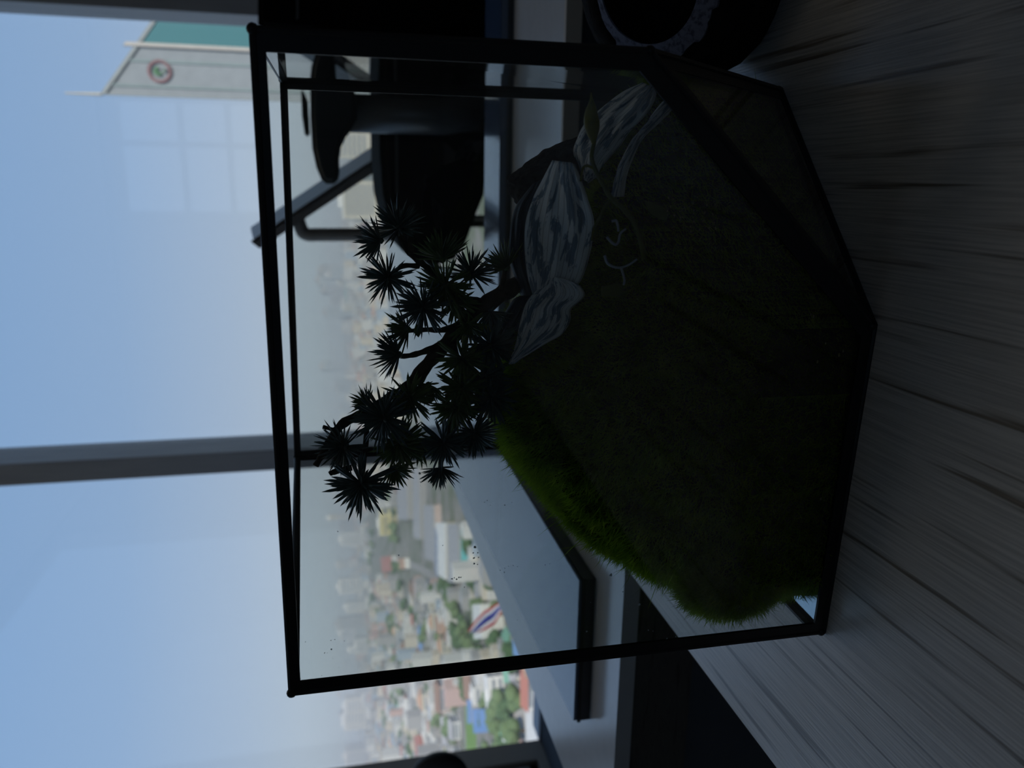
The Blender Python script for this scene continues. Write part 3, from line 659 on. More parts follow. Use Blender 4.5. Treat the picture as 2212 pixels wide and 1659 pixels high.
# x, y, depth, axis in the picture (dx, dy), towards-camera amount, size, kind, fan?
tufts = [(862, 492, .318, -.3, -.9, .5, 1.0, 'd', 0), (822, 520, .317, -1, .0, .1, .95, 'd', 1), (838, 600, .312, -.4, .5, .8, .95, 'd', 0), (955, 560, .312, -.1, -1, .2, 1.05, 'g', 1),
         (1018, 592, .316, .1, -1, .4, .95, 'd', 0), (1094, 578, .316, -.6, -.8, .3, 1.0, 'g', 1), (915, 662, .310, -.3, .4, .9, 1.05, 'd', 0), (962, 618, .312, -.3, .3, .7, 1.0, 'g', 0),
         (882, 712, .316, -1, .1, .3, .95, 'g', 1), (862, 766, .315, -1, .1, .35, 1.05, 'd', 1), (1062, 745, .314, .3, .4, .7, 1.0, 'd', 0), (1000, 775, .312, .1, .6, .6, 1.0, 'g', 0),
         (830, 902, .306, -.1, .2, 1, 1.15, 'd', 0), (885, 858, .312, .2, .6, .7, .95, 'g', 0), (958, 956, .308, -.1, .5, .9, 1.0, 'd', 0), (1025, 935, .310, .4, .6, .6, .95, 'd', 0),
         (952, 1010, .312, .0, 1, .4, .85, 'd', 1), (780, 1045, .304, .0, .4, .95, 1.2, 'd', 0), (742, 965, .312, -.6, .3, .7, 1.05, 'd', 0), (1062, 858, .310, .3, .3, .9, 1.1, 'd', 0),
         (985, 880, .310, .1, .4, .8, .95, 'g', 0), (1012, 700, .318, .3, .7, .5, .85, 'g', 1), (862, 958, .312, .4, .4, .6, 1.0, 'g', 0), (1000, 838, .310, .5, .2, .8, 1.0, 'g', 0),
         (905, 952, .316, .3, .8, .3, .95, 'g', 1), (925, 830, .316, -.2, .9, .4, .8, 'g', 1), (1045, 815, .312, .2, .3, .9, 1.0, 'd', 0), (795, 872, .316, -.7, -.5, .3, .7, 'g', 1),
         (985, 650, .316, .2, .6, .6, .85, 'g', 1), (1060, 672, .318, .1, 1, .2, .8, 'd', 1), (850, 1010, .316, .5, .5, .3, .8, 'g', 1)]
tuft_objs = []
camright = Vector(MW[:, 0]); camdown = Vector(MW[:, 1]); camback = -Vector(MW[:, 2])
for i, (x, y, Y, dx, dy, tw, s_, kd, fan) in enumerate(tufts):
    o = bpy.data.objects.new('needle_tuft', protos[kd, i % 3, fan]); C.objects.link(o); o.parent = pine
    o.matrix_parent_inverse = Matrix.Translation(-pine.location)
    axv = (camright * dx + camdown * dy + camback * tw).normalized()
    o.rotation_euler = axv.to_track_quat('Z', 'Y').to_euler(); o.location = aty(x, y, Y); o.scale = (s_,) * 3; o['kind'] = 'stuff'
# small broad bract leaves on the stem
for x, y, dx, dy, Y in ((1035, 706, .8, .3, .312), (1005, 612, .2, -.6, .31), (985, 640, -.4, .6, .31), (1000, 690, -.6, -.5, .318), (935, 845, -.2, .8, .31), (900, 700, .1, .7, .31)):
    c0 = aty(x, y, Y); u_ = (camright * dx + camdown * dy).normalized(); w_ = u_.cross(camback).normalized()
    L_ = .0055
    bm = slab([c0, c0 + u_ * L_ * .35 + w_ * .0014, c0 + u_ * L_ * .7 + w_ * .0013, c0 + u_ * L_, c0 + u_ * L_ * .7 - w_ * .0013, c0 + u_ * L_ * .35 - w_ * .0014], camback, .0003)
    link('bract', bm, yg if x == 1035 else spg, pine)

# ------------------------------------------------------------------ rough dark bowl at the right of the terrarium
pot = thing('rough_bowl', 'dark rough bowl with jagged pale rim at the right end of the desk', 'bowl', (.098, .388, .75))
nrm = Vector((-.32, -.58, .75)).normalized(); rcn = Vector((.0885, .362, .8095)); rq = nrm.to_track_quat('Z', 'Y').to_matrix().to_4x4()
prof = [(.0180, -.066), (.032, -.063), (.044, -.052), (.0495, -.036), (.0495, -.022), (.0425, -.008), (.0335, -.0012), (.0262, -.0004), (.0258, -.003), (.030, -.014), (.033, -.026), (.030, -.040), (.02, -.049), (.008, -.051)]
bm = lathe(prof, 48)
for v in bm.verts:
    v.co += v.co.normalized() * .0012 * mnoise.noise(v.co * 260)
bmesh.ops.transform(bm, matrix=Matrix.Translation(rcn) @ rq, verts=bm.verts)
zmin = min(v.co.z for v in bm.verts)
for v in bm.verts: v.co.z = max(v.co.z, .7502)
link('bowl_body', bm, vary(mat('bowl_bark', (0.012, 0.010, 0.010), 0.95, 0.1), [(0.3, (0.006, 0.005, 0.005)), (0.7, (0.02, 0.017, 0.016))], (220, 220, 220), bump=0.8), pot, True)
bm = bmesh.new(); n_ = 120; r0, r1 = [], []
tl = rq.to_3x3().inverted() @ (Vector(MW[:, 0]) * .85 + Vector(MW[:, 1]) * .45); ta = math.atan2(tl.y, tl.x)
for k in range(n_):
    t = 2 * math.pi * k / n_
    ro = .0302 + .0030 * math.cos(t - ta) + (.0007 * mnoise.noise(Vector((math.cos(t) * 9, math.sin(t) * 9, 0))) + (.0016 if k % 9 < 5 else 0) * (1 - (k % 9) * .12)) * (1 if math.cos(t - ta) > -.1 else .2)
    r0.append((.0250 * math.cos(t), .0250 * math.sin(t))); r1.append((ro * math.cos(t), ro * math.sin(t)))
def ringv(rr, z): return [bm.verts.new((x, y, z)) for x, y in rr]
a0, a1, b0, b1 = ringv(r0, .0006), ringv(r1, -.0004), ringv(r0, -.0008), ringv(r1, -.0024)
for k in range(n_):
    j = (k + 1) % n_
    for q in ((a0[k], a1[k], a1[j], a0[j]), (b0[k], b0[j], b1[j], b1[k]), (a0[k], a0[j], b0[j], b0[k]), (a1[k], b1[k], b1[j], a1[j])): bm.faces.new(q)
bmesh.ops.transform(bm, matrix=Matrix.Translation(rcn) @ rq, verts=bm.verts)
link('rim', bm, vary(mat('rim_pale', (0.16, 0.165, 0.22), 0.8, 0.2), [(0.35, (0.07, 0.075, 0.11)), (0.5, (0.17, 0.18, 0.25)), (0.7, (0.2, 0.21, 0.28))], (400, 400, 400)), pot)

# ------------------------------------------------------------------ the city far below
HG = -100.0
road_grey = vary(mat('city_ground', (0.2, 0.2, 0.19), 0.95, 0.1), [(0.30, (0.07, 0.11, 0.055)), (0.45, (0.15, 0.17, 0.12)), (0.55, (0.26, 0.25, 0.235)), (0.7, (0.34, 0.32, 0.30))], (.02, .02, .02), detail=6, rough=.65)
S('ground', BOX((-14000, 60, HG - 2), (6000, 16000, HG)), road_grey)
def cmat(n, c): return vary(mat('c_' + n, c, 0.85, 0.2), [(0.35, tuple(v * .95 for v in c)), (0.65, tuple(min(1, v * 1.04) for v in c))], (.4, .4, .4))
WALLC = dict(white=(0.62, 0.62, 0.60), cream=(0.60, 0.56, 0.46), grey=(0.34, 0.34, 0.34), pink=(0.52, 0.42, 0.38), bluegrey=(0.40, 0.46, 0.50))
ROOFC = dict(red=(0.44, 0.19, 0.15), orange=(0.47, 0.30, 0.21), brown=(0.26, 0.17, 0.13), grey=(0.36, 0.36, 0.37), blue=(0.16, 0.28, 0.50), green=(0.18, 0.36, 0.27), white=(0.66, 0.66, 0.64), teal=(0.16, 0.48, 0.44))
winm = cmat('city_window', (0.20, 0.23, 0.26))
def housemesh(wc, rc_, shape):
    """unit building, footprint 1 x 1, height 1: walls, roof and recessed window bands"""
    bm = bmesh.new(); box(bm, (-.5, -.5, 0), (.5, .5, .72 if shape == 'gable' else .96))
    nw = len(bm.faces)
    if shape == 'gable':
        p = [bm.verts.new(v) for v in ((-.56, -.56, .70), (.56, -.56, .70), (.56, .56, .70), (-.56, .56, .70), (-.56, 0, 1), (.56, 0, 1))]
        for f in ((0, 1, 5, 4), (2, 3, 4, 5), (1, 2, 5), (3, 0, 4), (3, 2, 1, 0)): bm.faces.new([p[i] for i in f])
    elif shape == 'hip':
        p = [bm.verts.new(v) for v in ((-.55, -.55, .94), (.55, -.55, .94), (.55, .55, .94), (-.55, .55, .94), (-.15, 0, 1.25), (.15, 0, 1.25))]
        for f in ((0, 1, 5, 4), (2, 3, 4, 5), (1, 2, 5), (3, 0, 4), (3, 2, 1, 0)): bm.faces.new([p[i] for i in f])
    else:
        box(bm, (-.52, -.52, .94), (.52, .52, 1.0)); box(bm, (-.2, -.1, 1.0), (.15, .25, 1.1))
    nr = len(bm.faces)
    rows = 2 if shape != 'tower' else 7
    for r_ in range(rows):
        z0 = .12 + r_ * (.8 / rows) * (.72 if shape == 'gable' else 1); dz = .4 / rows
        box(bm, (-.42, -.503, z0), (.42, -.497, z0 + dz)); box(bm, (-.503, -.42, z0), (-.497, .42, z0 + dz)); box(bm, (.497, -.42, z0), (.503, .42, z0 + dz))
    bm.faces.ensure_lookup_table()
    for i, f in enumerate(bm.faces): f.material_index = 0 if i < nw else 1 if i < nr else 2
    bmesh.ops.recalc_face_normals(bm, faces=bm.faces)
    me_ = bpy.data.meshes.new('house'); bm.to_mesh(me_); bm.free()
    for q in (cmat('wall_' + wc, WALLC[wc]), cmat('roof_' + rc_, ROOFC[rc_]), winm): me_.materials.append(q)
    return me_
# special places kept free of random houses: (x0,x1,y0,y1) in the view, turned into ground cells
keepout = [(800, 870, 1090, 1250), (865, 1045, 990, 1265), (1000, 1120, 1500, 1659), (1000, 1100, 1290, 1400)]
def free(x, y):
    if any(a_ <= x <= b_ and c_ <= y <= d_ for a_, b_, c_, d_ in keepout): return False
    xr = 870 + (y - 1000) * .50
    return abs(x - xr) > 16 if y > 1000 else True
combos = [('white', 'red', 'gable', 'white house with red gable roof'), ('cream', 'orange', 'hip', 'cream house with orange hipped roof'),
          ('white', 'white', 'flat', 'white flat-roofed block'), ('grey', 'grey', 'flat', 'grey flat-roofed block'),
          ('cream', 'grey', 'flat', 'cream block with grey flat roof'), ('pink', 'brown', 'gable', 'pinkish house with brown gable roof'),
          ('bluegrey', 'grey', 'flat', 'blue-grey block with flat roof'), ('white', 'grey', 'gable', 'white house with grey gable roof'),
          ('white', 'blue', 'gable', 'white shed with blue roof'), ('grey', 'brown', 'hip', 'grey house with brown hipped roof'),
          ('cream', 'green', 'gable', 'cream house with green roof'), ('white', 'white', 'tower', 'pale high-rise tower on the hazy skyline')]
HM = [housemesh(*c_[:3]) for c_ in combos]
towers = [housemesh('white', 'white', 'tower'), housemesh('bluegrey', 'grey', 'tower'), housemesh('grey', 'grey', 'tower'), housemesh('cream', 'white', 'tower')]
tlab = ['white high-rise tower', 'blue-grey high-rise tower', 'grey high-rise tower', 'cream high-rise tower']
def horizon(y): return 711 + y * .0397
MARKS = {'green sports field': (1018, 1575), 'striped flag': (1045, 1335), 'long white market hall': (973, 1190), 'cream-yellow office block': (832, 1132),
         'yellow-orange roofed hall': (878, 1216), 'bright blue roofed hall': (1064, 1552), 'red-fronted hall': (845, 1218), 'orange roofed house': (972, 1347), 'round-backed chair': (950, 1645),
         'turquoise shed': (1110, 1588), 'large pale skyline block': (770, 1512), 'topmost pine tuft': (780, 1050), 'hazy grey frame building': (740, 1150),
         'window mullion': (800, 1000), 'terrarium edge': (930, 1448), 'white window sill': (1155, 1545), 'teal banded skyline block': (745, 634), 'red skyline block': (775, 702)}
NAMED = []
def name_city():
    """a label of its own for each small building and tree: look, then its place beside the nearest landmark"""
    buckets = {}
    for o, x, y, lab in NAMED:
        k = min(MARKS, key=lambda q: (MARKS[q][0] - x) ** 2 + (MARKS[q][1] - y) ** 2); mx_, my_ = MARKS[k]
        du, dv_ = my_ - y, x - mx_                      # right of / nearer than the landmark, seen upright
        w_ = ('right of' if du > 0 else 'left of') if abs(du) > abs(dv_) else ('in front of' if dv_ > 0 else 'beyond')
        buckets.setdefault((lab, w_, k), []).append((math.hypot(du, dv_), o))
    words = ['nearest', 'second nearest', 'third nearest', 'fourth nearest', 'fifth nearest', 'sixth nearest', 'seventh nearest', 'eighth nearest', 'ninth nearest', 'tenth nearest', 'eleventh nearest', 'twelfth nearest']
    for (lab, w_, k), L_ in buckets.items():
        L_.sort(key=lambda q: q[0])
        for i_, (_, o) in enumerate(L_):
            o['label'] = f'{lab} {w_} the {k}' if len(L_) == 1 else f'{lab}, {words[min(i_, 11)]} {w_} the {k}'
def place(me_, g, sx_, sy_, sz_, rot, name, label, grp):
    o = bpy.data.objects.new(name, me_); C.objects.link(o); o.location = g; o.scale = (sx_, sy_, sz_); o.rotation_euler.z = rot
    tag(o, label, 'building', grp); return o
count = 0; tries = 0; used = []
while count < 230 and tries < 9000:
    tries += 1
    y = rnd.uniform(990, 1659); x = horizon(y) + 28 + (rnd.random() ** 1.25) * 385
    lim = 974 + (y - 1028) * .474
    if x > min(lim + 10, 1165) or not free(x, y): continue
    g = atz(x, y, HG); dist = (g - EYE).length
    sz = rnd.uniform(9, 17) * (1 + dist / 2600)
    if any((g.x - u[0]) ** 2 + (g.y - u[1]) ** 2 < (.62 * (sz + u[2])) ** 2 for u in used): continue
    used.append((g.x, g.y, sz)); i = rnd.choices(range(11), [9, 7, 12, 10, 9, 6, 6, 8, 3, 5, 3])[0]
    place(HM[i], g, sz * rnd.uniform(.8, 1.3), sz * rnd.uniform(.8, 1.2), rnd.uniform(6, 11) * (1 + .5 * (rnd.random() < .2)) * (1 + dist / 6000), rnd.choice([.2, .2, 1.77, .6]) + rnd.uniform(-.1, .1), 'house', combos[i][3], combos[i][1] + '-roofed ' + combos[i][0] + ' city houses'); count += 1
    NAMED.append((C.objects[-1], x, y, combos[i][3]))
for k in range(46):
    y = rnd.uniform(560, 1640); x = horizon(y) + rnd.uniform(14, 34); g = atz(x, y, HG); i = rnd.randrange(4)
    dist = (g - EYE).length; hh = (rnd.uniform(18, 62) * dist / 1680)
    place(towers[i], g, rnd.uniform(12, 34) * dist / 1680, 18 * dist / 1680, hh, .2 + rnd.uniform(-.2, .2), 'tower_block', tlab[i], 'skyline towers, ' + tlab[i].split()[0])
    NAMED.append((C.objects[-1], x, y, tlab[i])); used.append((g.x, g.y, 30 * dist / 1680))
# the hundreds of farther roofs and walls, past what can be picked apart
bm = bmesh.new(); cl = [cmat('far_white', (0.58, 0.58, 0.56)), cmat('far_grey', (0.36, 0.36, 0.36)), cmat('far_pink', (0.50, 0.36, 0.32)), cmat('far_cream', (0.55, 0.50, 0.42)), cmat('far_blue', (0.36, 0.43, 0.50))]
for k in range(2600):
    y = rnd.uniform(480, 1659); x = horizon(y) + 16 + rnd.random() ** 1.6 * (330 if y > 1000 else 110)
    if not free(x, y) or x > 1165: continue
    g = atz(x, y, HG); dist = (g - EYE).length; s_ = rnd.uniform(4, 10) * (1 + dist / 1100)
    if any((g.x - u[0]) ** 2 + (g.y - u[1]) ** 2 < (.6 * (s_ + u[2])) ** 2 for u in used): continue
    n0 = len(bm.faces); hgt = rnd.uniform(5, 12) * (1 + dist / 2500) * (2.2 if rnd.random() < .08 else 1)
    box(bm, (g.x - s_ * .5, g.y - s_ * .5, HG), (g.x + s_ * rnd.uniform(.3, .8), g.y + s_ * rnd.uniform(.3, .7), HG + hgt))
    bm.faces.ensure_lookup_table(); mi = rnd.choices(range(5), [6, 6, 2, 4, 2])[0]
    for f in bm.faces[n0:]: f.material_index = mi
tag(link('distant_roofs', bm, cl), 'haze-softened mass of small distant city buildings', 'buildings', kind='stuff')
# trees
treem = cmat('tree', (0.075, 0.13, 0.06)); treem2 = cmat('tree_pale', (0.13, 0.19, 0.09)); trunkm = cmat('trunk', (0.12, 0.09, 0.06))
def crown(seed):
    R_ = random.Random(seed); bm = bmesh.new()
    for k in range(7):
        bmesh.ops.create_icosphere(bm, subdivisions=2, radius=R_.uniform(.24, .36), matrix=Matrix.Translation((R_.uniform(-.28, .28), R_.uniform(-.28, .28), R_.uniform(.45, .85))))
    for v in bm.verts: v.co *= 1 + .15 * mnoise.noise(v.co * 7 + Vector((seed, 0, 0)))
    n0 = len(bm.faces); tube([(0, 0, 0), (0, 0, .5)], .05, 6, bm); bm.faces.ensure_lookup_table()
    for f in bm.faces[n0:]: f.material_index = 1
    me_ = bpy.data.meshes.new('tree'); bm.to_mesh(me_); bm.free(); return me_
TM = []
for s_ in range(4):
    q = crown(s_); q.materials.append(treem if s_ % 2 else treem2); q.materials.append(trunkm); TM.append(q)
tcount = 0
for k in range(4000):
    if tcount >= 150: break
    y = rnd.uniform(990, 1659); x = horizon(y) + 40 + rnd.random() ** 1.0 * 370
    lim = 974 + (y - 1028) * .474
    xr = 870 + (y - 1000) * .50
    near_road = abs(abs(x - xr) - 24) < 9
    if x > min(lim + 10, 1165) or any(a_ + 14 <= x <= b_ - 14 and c_ <= y <= d_ for a_, b_, c_, d_ in keepout[:2]) or (1005 < x < 1062 and 1505 < y): continue
    if not near_road and rnd.random() < .5: continue
    if abs(x - xr) < 15: continue
    g = atz(x, y, HG); dist = (g - EYE).length; s_ = rnd.uniform(9, 15) * (1 + dist / 2600)
    if any((g.x - u[0]) ** 2 + (g.y - u[1]) ** 2 < (.45 * (s_ + u[2])) ** 2 for u in used): continue
    used.append((g.x, g.y, s_ * .6)); i = tcount % 4
    o = bpy.data.objects.new('tree', TM[i]); C.objects.link(o); o.location = g; o.scale = (s_, s_, s_ * .8); o.rotation_euler.z = rnd.uniform(0, 6)
    tag(o, 'dark green tree among the city houses' if i % 2 else 'paler green tree among the city houses', 'tree', 'dark city trees' if i % 2 else 'pale city trees'); tcount += 1
    NAMED.append((o, x, y, 'dark green tree' if i % 2 else 'paler green tree'))
# roads
def strip(pxs, w, name, label, m_, z=.15, cat='road'):
    P = [atz(x, y, HG) for x, y in pxs]; bm = bmesh.new(); L_, R_ = [], []
    for i, p in enumerate(P):
        d_ = (P[min(i + 1, len(P) - 1)] - P[max(i - 1, 0)]); d_.z = 0; d_.normalize(); s_ = Vector((-d_.y, d_.x, 0)) * w / 2
        L_.append(bm.verts.new(p + s_ + Vector((0, 0, z)))); R_.append(bm.verts.new(p - s_ + Vector((0, 0, z))))
    for i in range(len(P) - 1): bm.faces.new((L_[i], L_[i + 1], R_[i + 1], R_[i]))
    r_ = bmesh.ops.extrude_face_region(bm, geom=list(bm.faces))
    for v in r_['geom']:
        if isinstance(v, bmesh.types.BMVert): v.co.z -= z + .3
    return tag(link(name, bm, m_), label, cat)
asph = cmat('asphalt', (0.30, 0.29, 0.28))
strip([(845, 940), (870, 1000), (905, 1070), (945, 1150), (1000, 1260), (1055, 1370), (1110, 1480), (1150, 1560)], 15, 'road', 'long grey boulevard running diagonally through the city', asph)
strip([(880, 1215), (930, 1240), (960, 1290), (985, 1400), (992, 1520), (995, 1650)], 11, 'road', 'narrow side road branching left from the boulevard', asph)
def fieldpoly(pxs, name, label, m_, cat):
    P = [atz(x, y, HG) for x, y in pxs]
    return tag(link(name, prism([(p.x, p.y) for p in P], HG - .2, HG + .25), m_), label, cat)
fieldpoly([(1005, 1510), (1027, 1505), (1029, 1600), (1030, 1645), (1008, 1650)], 'sports_field', 'green grass field at the lower left of the city', cmat('grass', (0.16, 0.27, 0.07)), 'field')
fieldpoly([(1108, 1535), (1150, 1520), (1160, 1600), (1112, 1610)], 'parking_yard', 'pale paved yard near the white window sill', cmat('paved', (0.42, 0.39, 0.36)), 'yard')
name_city()
# individual buildings of note
def bld(x0, x1, y0, y1, h_, wc, rc_, label, shape='flat', name='building', depth=None, rot=0.0):
    """x: far/near roof-line rows, y: left/right ends, all in the view, base at x1"""
    g = atz(x1, (y0 + y1) / 2, HG); dist = (g - EYE).length
    wdt = abs(y1 - y0) * dist / 1680
    t = thing(name, label, 'building', g)
    me_ = housemesh(wc, rc_, shape)
    o = bpy.data.objects.new('block', me_); C.objects.link(o); o.parent = t
    dd = depth or wdt * .6
    o.scale = (wdt, dd, h_); o.rotation_euler.z = rot; o.location = (0, dd / 2, 0)
    return t, wdt, dist
t, w_, dist = bld(806, 858, 1108, 1156, 40, 'cream', 'white', 'cream-yellow office block with upright window strips in the city', 'flat')
yel = cmat('cream_yellow', (0.66, 0.60, 0.34)); t.children[0].data.materials[0] = yel
for k in range(9):
    f_ = (k - 4) / 10
    o = link('pilaster', BOX((f_ * w_ - w_ * .015, -3, 4), (f_ * w_ + w_ * .015, -.2, 38)), yel); o.parent = t
g = atz(988, 1190, HG)
def roofed(px, h0, h1, wc, rc_, label, name='warehouse'):
    P = [atz(x, y, HG) for x, y in px]; c0 = sum(P, Vector()) / len(P)
    t_ = thing(name, label, 'building', c0)
    o = link('walls', prism([(p.x - c0.x, p.y - c0.y) for p in P], 0, h0), cmat('wall_' + wc, WALLC[wc])); o.parent = t_
    o = link('roof', prism([(p.x * 1.0 - c0.x, p.y - c0.y) for p in P], h0, h1), cmat('roof_' + rc_, ROOFC[rc_])); o.parent = t_
    return t_, P
wt, P = roofed([(962, 1128), (985, 1128), (985, 1250), (968, 1240)], 9, 11, 'cream', 'white', 'long white market hall with dark arched front beside the boulevard', 'market_hall')
c0 = wt.location
for k in range(6):
    q = atz(962, 1142 + k * 16, HG)
    o = link('arch', BOX((q.x - c0.x - 3.5, q.y - c0.y - 22, 10.5), (q.x - c0.x + 3.5, q.y - c0.y - 2, 12.2), .8), cmat('arch_blue', (0.25, 0.29, 0.38))); o.parent = wt
roofed([(988, 1130), (1014, 1130), (1016, 1256), (990, 1256)], 8, 10, 'white', 'grey', 'long shed with pale blue-grey roof beside the white market hall')
roofed([(1018, 1142), (1040, 1162), (1042, 1252), (1018, 1254)], 7, 9, 'white', 'teal', 'long shed with teal roof nearest the tabletop edge')
roofed([(905, 1010), (918, 1010), (922, 1165), (906, 1160)], 7, 9, 'grey', 'grey', 'long grey roof strip left of the boulevard')
roofed([(930, 1090), (952, 1090), (955, 1212), (932, 1205)], 7, 9, 'pink', 'grey', 'long pinkish grey roof between boulevard and market hall')
roofed([(868, 1000), (890, 1000), (894, 1122), (870, 1122)], 8, 10, 'grey', 'grey', 'long grey shed roof below the pine branch')
roofed([(1049, 1528), (1078, 1528), (1080, 1578), (1052, 1580)], 8, 11, 'white', 'blue', 'bright blue roofed hall near the green field')
roofed([(1030, 1490), (1038, 1490), (1040, 1560), (1032, 1560)], 8, 9, 'grey', 'blue', 'long narrow dark blue roof along the green field')
roofed([(1103, 1570), (1114, 1568), (1118, 1604), (1108, 1606)], 5, 8, 'white', 'teal', 'turquoise roofed shed by the left jamb')
roofed([(1006, 1470), (1024, 1470), (1026, 1493), (1008, 1495)], 9, 12, 'white', 'red', 'red roofed white house by the green field')
roofed([(832, 1203), (856, 1200), (860, 1232), (836, 1236)], 12, 15, 'white', 'red', 'white hall with red front left of the boulevard')
roofed([(872, 1205), (884, 1205), (886, 1228), (874, 1230)], 9, 12, 'white', 'orange', 'small hall with yellow-orange roof beside the red and white hall')
roofed([(962, 1328), (980, 1328), (984, 1366), (966, 1368)], 9, 12, 'cream', 'orange', 'orange roofed house behind the flag')
roofed([(916, 1588), (930, 1584), (936, 1622), (920, 1630)], 12, 16, 'white', 'red', 'red roofed white building near the round-backed chair')
roofed([(1148, 1486), (1176, 1496), (1178, 1602), (1150, 1606)], 3, 4, 'white', 'white', 'long white parapet roof low at the left jamb', 'parapet_roof')
tb, P = roofed([(1066, 1302), (1086, 1300), (1090, 1374), (1070, 1376)], 14, 16, 'white', 'white', 'white slab building with pale teal edge behind the flag', 'slab_building')
bld(712, 766, 1130, 1176, 60, 'grey', 'grey', 'hazy grey frame building left of the cream office block', 'tower')
bld(727, 762, 612, 655, 60, 'white', 'teal', 'pale teal banded block on the skyline by the pine tip', 'tower')
bld(738, 800, 1496, 1528, 60, 'white', 'white', 'large pale block standing out on the left skyline', 'flat')
bld(764, 786, 692, 712, 40, 'pink', 'red', 'red block on the skyline behind the pine branch', 'flat')
bld(778, 800, 722, 738, 35, 'pink', 'red', 'smaller red block on the skyline behind the pine branch', 'flat')
bld(738, 800, 290, 340, 120, 'cream', 'white', 'cream grid-fronted block between armrest and grey chair back', 'tower')
bld(700, 815, 395, 470, 90, 'cream', 'white', 'cream block seen under the slanting grey chair back', 'tower')
# flag
fl = thing('flag', 'red white and blue striped flag flying above the city', 'flag', aty(1085, 1308, 180))
FP = [aty(1086, 1309, 180), aty(1012, 1352, 182)]     # hoist side top / fly side
h0, h1, f0, f1 = aty(1086, 1300, 180), aty(1084, 1322, 180), aty(1010, 1364, 186), aty(1030, 1368, 186)
t0, t1 = aty(1046, 1318, 183), aty(1066, 1352, 183)
bands = [((.45, .04, .06), 0, 1 / 6), ((.72, .72, .74), 1 / 6, 1 / 3), ((.06, .07, .30), 1 / 3, 2 / 3), ((.72, .72, .74), 2 / 3, 5 / 6), ((.45, .04, .06), 5 / 6, 1)]
def flagpt(u, v):
    a_ = h0.lerp(t0, u / .5) if u < .5 else t0.lerp(f0, (u - .5) / .5)
    b_ = h1.lerp(t1, u / .5) if u < .5 else t1.lerp(f1, (u - .5) / .5)
    p = a_.lerp(b_, v); p.y += .25 * math.sin(u * 11 + v * 2); p.z += .15 * math.sin(u * 9); return p
for ci, (c_, v0, v1) in enumerate(bands):
    bm = bmesh.new(); g = [[bm.verts.new(flagpt(i / 24, v0 + (v1 - v0) * j / 3)) for j in range(4)] for i in range(25)]
    for i in range(24):
        for j in range(3): bm.faces.new((g[i][j], g[i + 1][j], g[i + 1][j + 1], g[i][j + 1]))
    o = link('stripe', bm, mat('flag_' + ('red', 'white', 'blue', 'white', 'red')[ci], c_, 0.8, 0.1, transl=.3), fl, True)
    sm = o.modifiers.new('thickness', 'SOLIDIFY'); sm.thickness = .02
pole_top = h0 + Vector((.15, 0, .4))
link('flagpole', tube([(pole_top.x, pole_top.y, HG), pole_top], [.16, .08], 10), cmat('pole', (0.5, 0.5, 0.5)), fl)
# tower with the ring emblem at the right
tw = thing('tower_building', 'pale tower with a red ring emblem right of the sky', 'building', (22, 238, HG))
H = 60.95
def onfac(t_, z): return Vector((21.75 + 38 * t_, 238 + 7 * t_, z))
def roofz(t_): return 60.95 - 27.0 * t_
fd = (onfac(1, 0) - onfac(0, 0)).normalized(); fnn = Vector((-fd.y, fd.x, 0));
if fnn.y > 0: fnn = -fnn
fp = [onfac(0, 0), onfac(1, 0), onfac(1, 0) + Vector((9, 39, 0)), onfac(0, 0) + Vector((9, 39, 0))]
facm = cmat('tower_stone', (0.27, 0.30, 0.325))
bm = prism([(p.x, p.y) for p in fp], HG, H)
for v_ in bm.verts:
    if v_.co.z > 0: v_.co.z = roofz((v_.co.x - (9 if v_.co.y > 255 else 0) - 21.75) / 38)
o = link('tower_body', bm, facm); o.parent = tw; o.matrix_parent_inverse = Matrix.Translation(-tw.location)
def fstrip(t0_, t1_, z0, z1, m_, name, th=.5):
    q = [onfac(t0_, z0 if z0 == HG else roofz(t0_) + z0), onfac(t1_, z0 if z0 == HG else roofz(t1_) + z0), onfac(t1_, roofz(t1_) + z1), onfac(t0_, roofz(t0_) + z1)]
    o_ = link(name, slab(q, fnn, th), m_); o_.parent = tw; o_.matrix_parent_inverse = Matrix.Translation(-tw.location); return o_
teal_glass = mat('teal_curtain_glass', (0.07, 0.20, 0.22), 0.25, 0.5)
fstrip(.36, .80, HG, -1.2, teal_glass, 'curtain_glass')
grv = cmat('tower_groove', (0.24, 0.30, 0.31))
for a_, b_ in ((.062, .080), (.232, .252)): fstrip(a_, b_, HG, -.4, grv, 'groove', .25)
fstrip(.335, .36, HG, 3.0, cmat('tower_rib', (0.48, 0.46, 0.43)), 'rib', .8)
fstrip(0, .010, HG, .6, cmat('tower_edge', (0.30, 0.33, 0.34)), 'corner_trim', .4)
fstrip(0, 1, -.7, .5, cmat('tower_edge', (0.30, 0.33, 0.34)), 'parapet', .5)
o = link('mast', tube([onfac(.004, H), onfac(.004, H + 9)], [.45, .2], 8), cmat('mast', (0.5, 0.48, 0.42))); o.parent = tw; o.matrix_parent_inverse = Matrix.Translation(-tw.location)
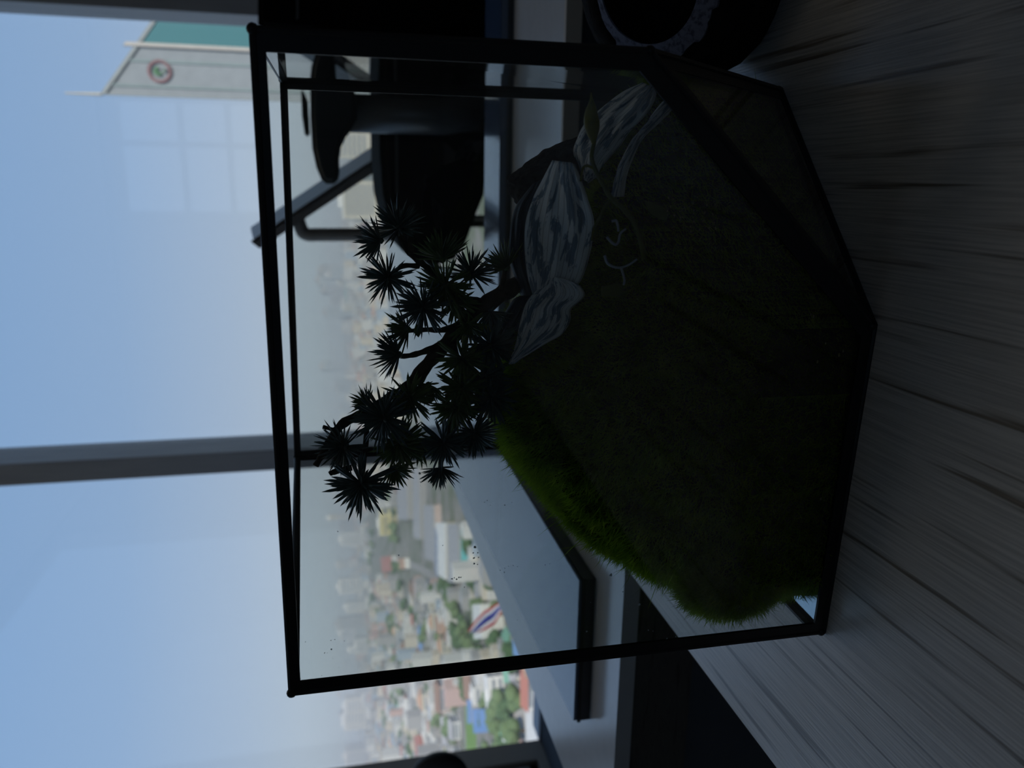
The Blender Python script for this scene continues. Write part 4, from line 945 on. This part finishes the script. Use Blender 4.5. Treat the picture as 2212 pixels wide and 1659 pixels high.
def flatring(r0_, r1_, m_, name, off, ct, n_=40, a0=0, a1=2 * math.pi):
    bm = bmesh.new(); A_, B_ = [], []
    for k in range(n_ + 1):
        t_ = a0 + (a1 - a0) * k / n_
        for lst, rr in ((A_, r0_), (B_, r1_)): lst.append(bm.verts.new(ct + fd * rr * math.cos(t_) + Vector((0, 0, 1)) * rr * math.sin(t_) + fnn * off))
    for k in range(n_): bm.faces.new((A_[k], B_[k], B_[k + 1], A_[k + 1]))
    bmesh.ops.solidify(bm, geom=list(bm.faces), thickness=.15)
    o_ = link(name, bm, m_); o_.parent = tw; o_.matrix_parent_inverse = Matrix.Translation(-tw.location)
lt = .205
dd = ray(345, 155)
# emblem centre: view ray meets the facade
tt = (onfac(0, 0) - Vector((0, 0, 0))).dot(fnn) / Vector((dd[0], dd[1], 0)).dot(fnn)
ec = Vector(np.array(EYE) + dd * tt)
er = 24.5 / FPX * tt
redm = mat('emblem_hazed_red', (0.40, 0.24, 0.26), 0.6); grm = mat('emblem_hazed_green', (0.16, 0.34, 0.20), 0.6)  # red and green paled, putting haze into the emblem colours
flatring(er * .76, er, redm, 'emblem_ring', .5, ec)
flatring(.05, er * .40, grm, 'emblem_leaf', .5, ec + Vector((0, 0, er * .12)), 24, math.radians(-10), math.radians(250))
flatring(.05, er * .20, mat('emblem_white', (0.40, 0.44, 0.46), 0.6), 'emblem_leaf', .5, ec + fd * er * .15 - Vector((0, 0, er * .42)), 16)
flatring(.05, er * .16, grm, 'emblem_leaf', .55, ec + fd * er * .05 - Vector((0, 0, er * .45)), 16, 0, math.pi)
# ------------------------------------------------------------------ haze over the city (real scattering air)
HZ = bpy.data.materials.new('city_haze'); HZ.use_nodes = True; n = HZ.node_tree.nodes; n.clear()
o = n.new('ShaderNodeOutputMaterial'); v = n.new('ShaderNodeVolumeScatter'); v.inputs['Color'].default_value = (0.93, 0.97, 1.0, 1)
v.inputs['Density'].default_value = 0.00018; v.inputs['Anisotropy'].default_value = 0.1
HZ.node_tree.links.new(v.outputs[0], o.inputs['Volume'])
hz = link('haze', BOX((-9000, 120, HG - 1), (2500, 9000, 120)), HZ)
tag(hz, 'pale blue-grey haze hanging over the whole city', 'haze', kind='stuff')
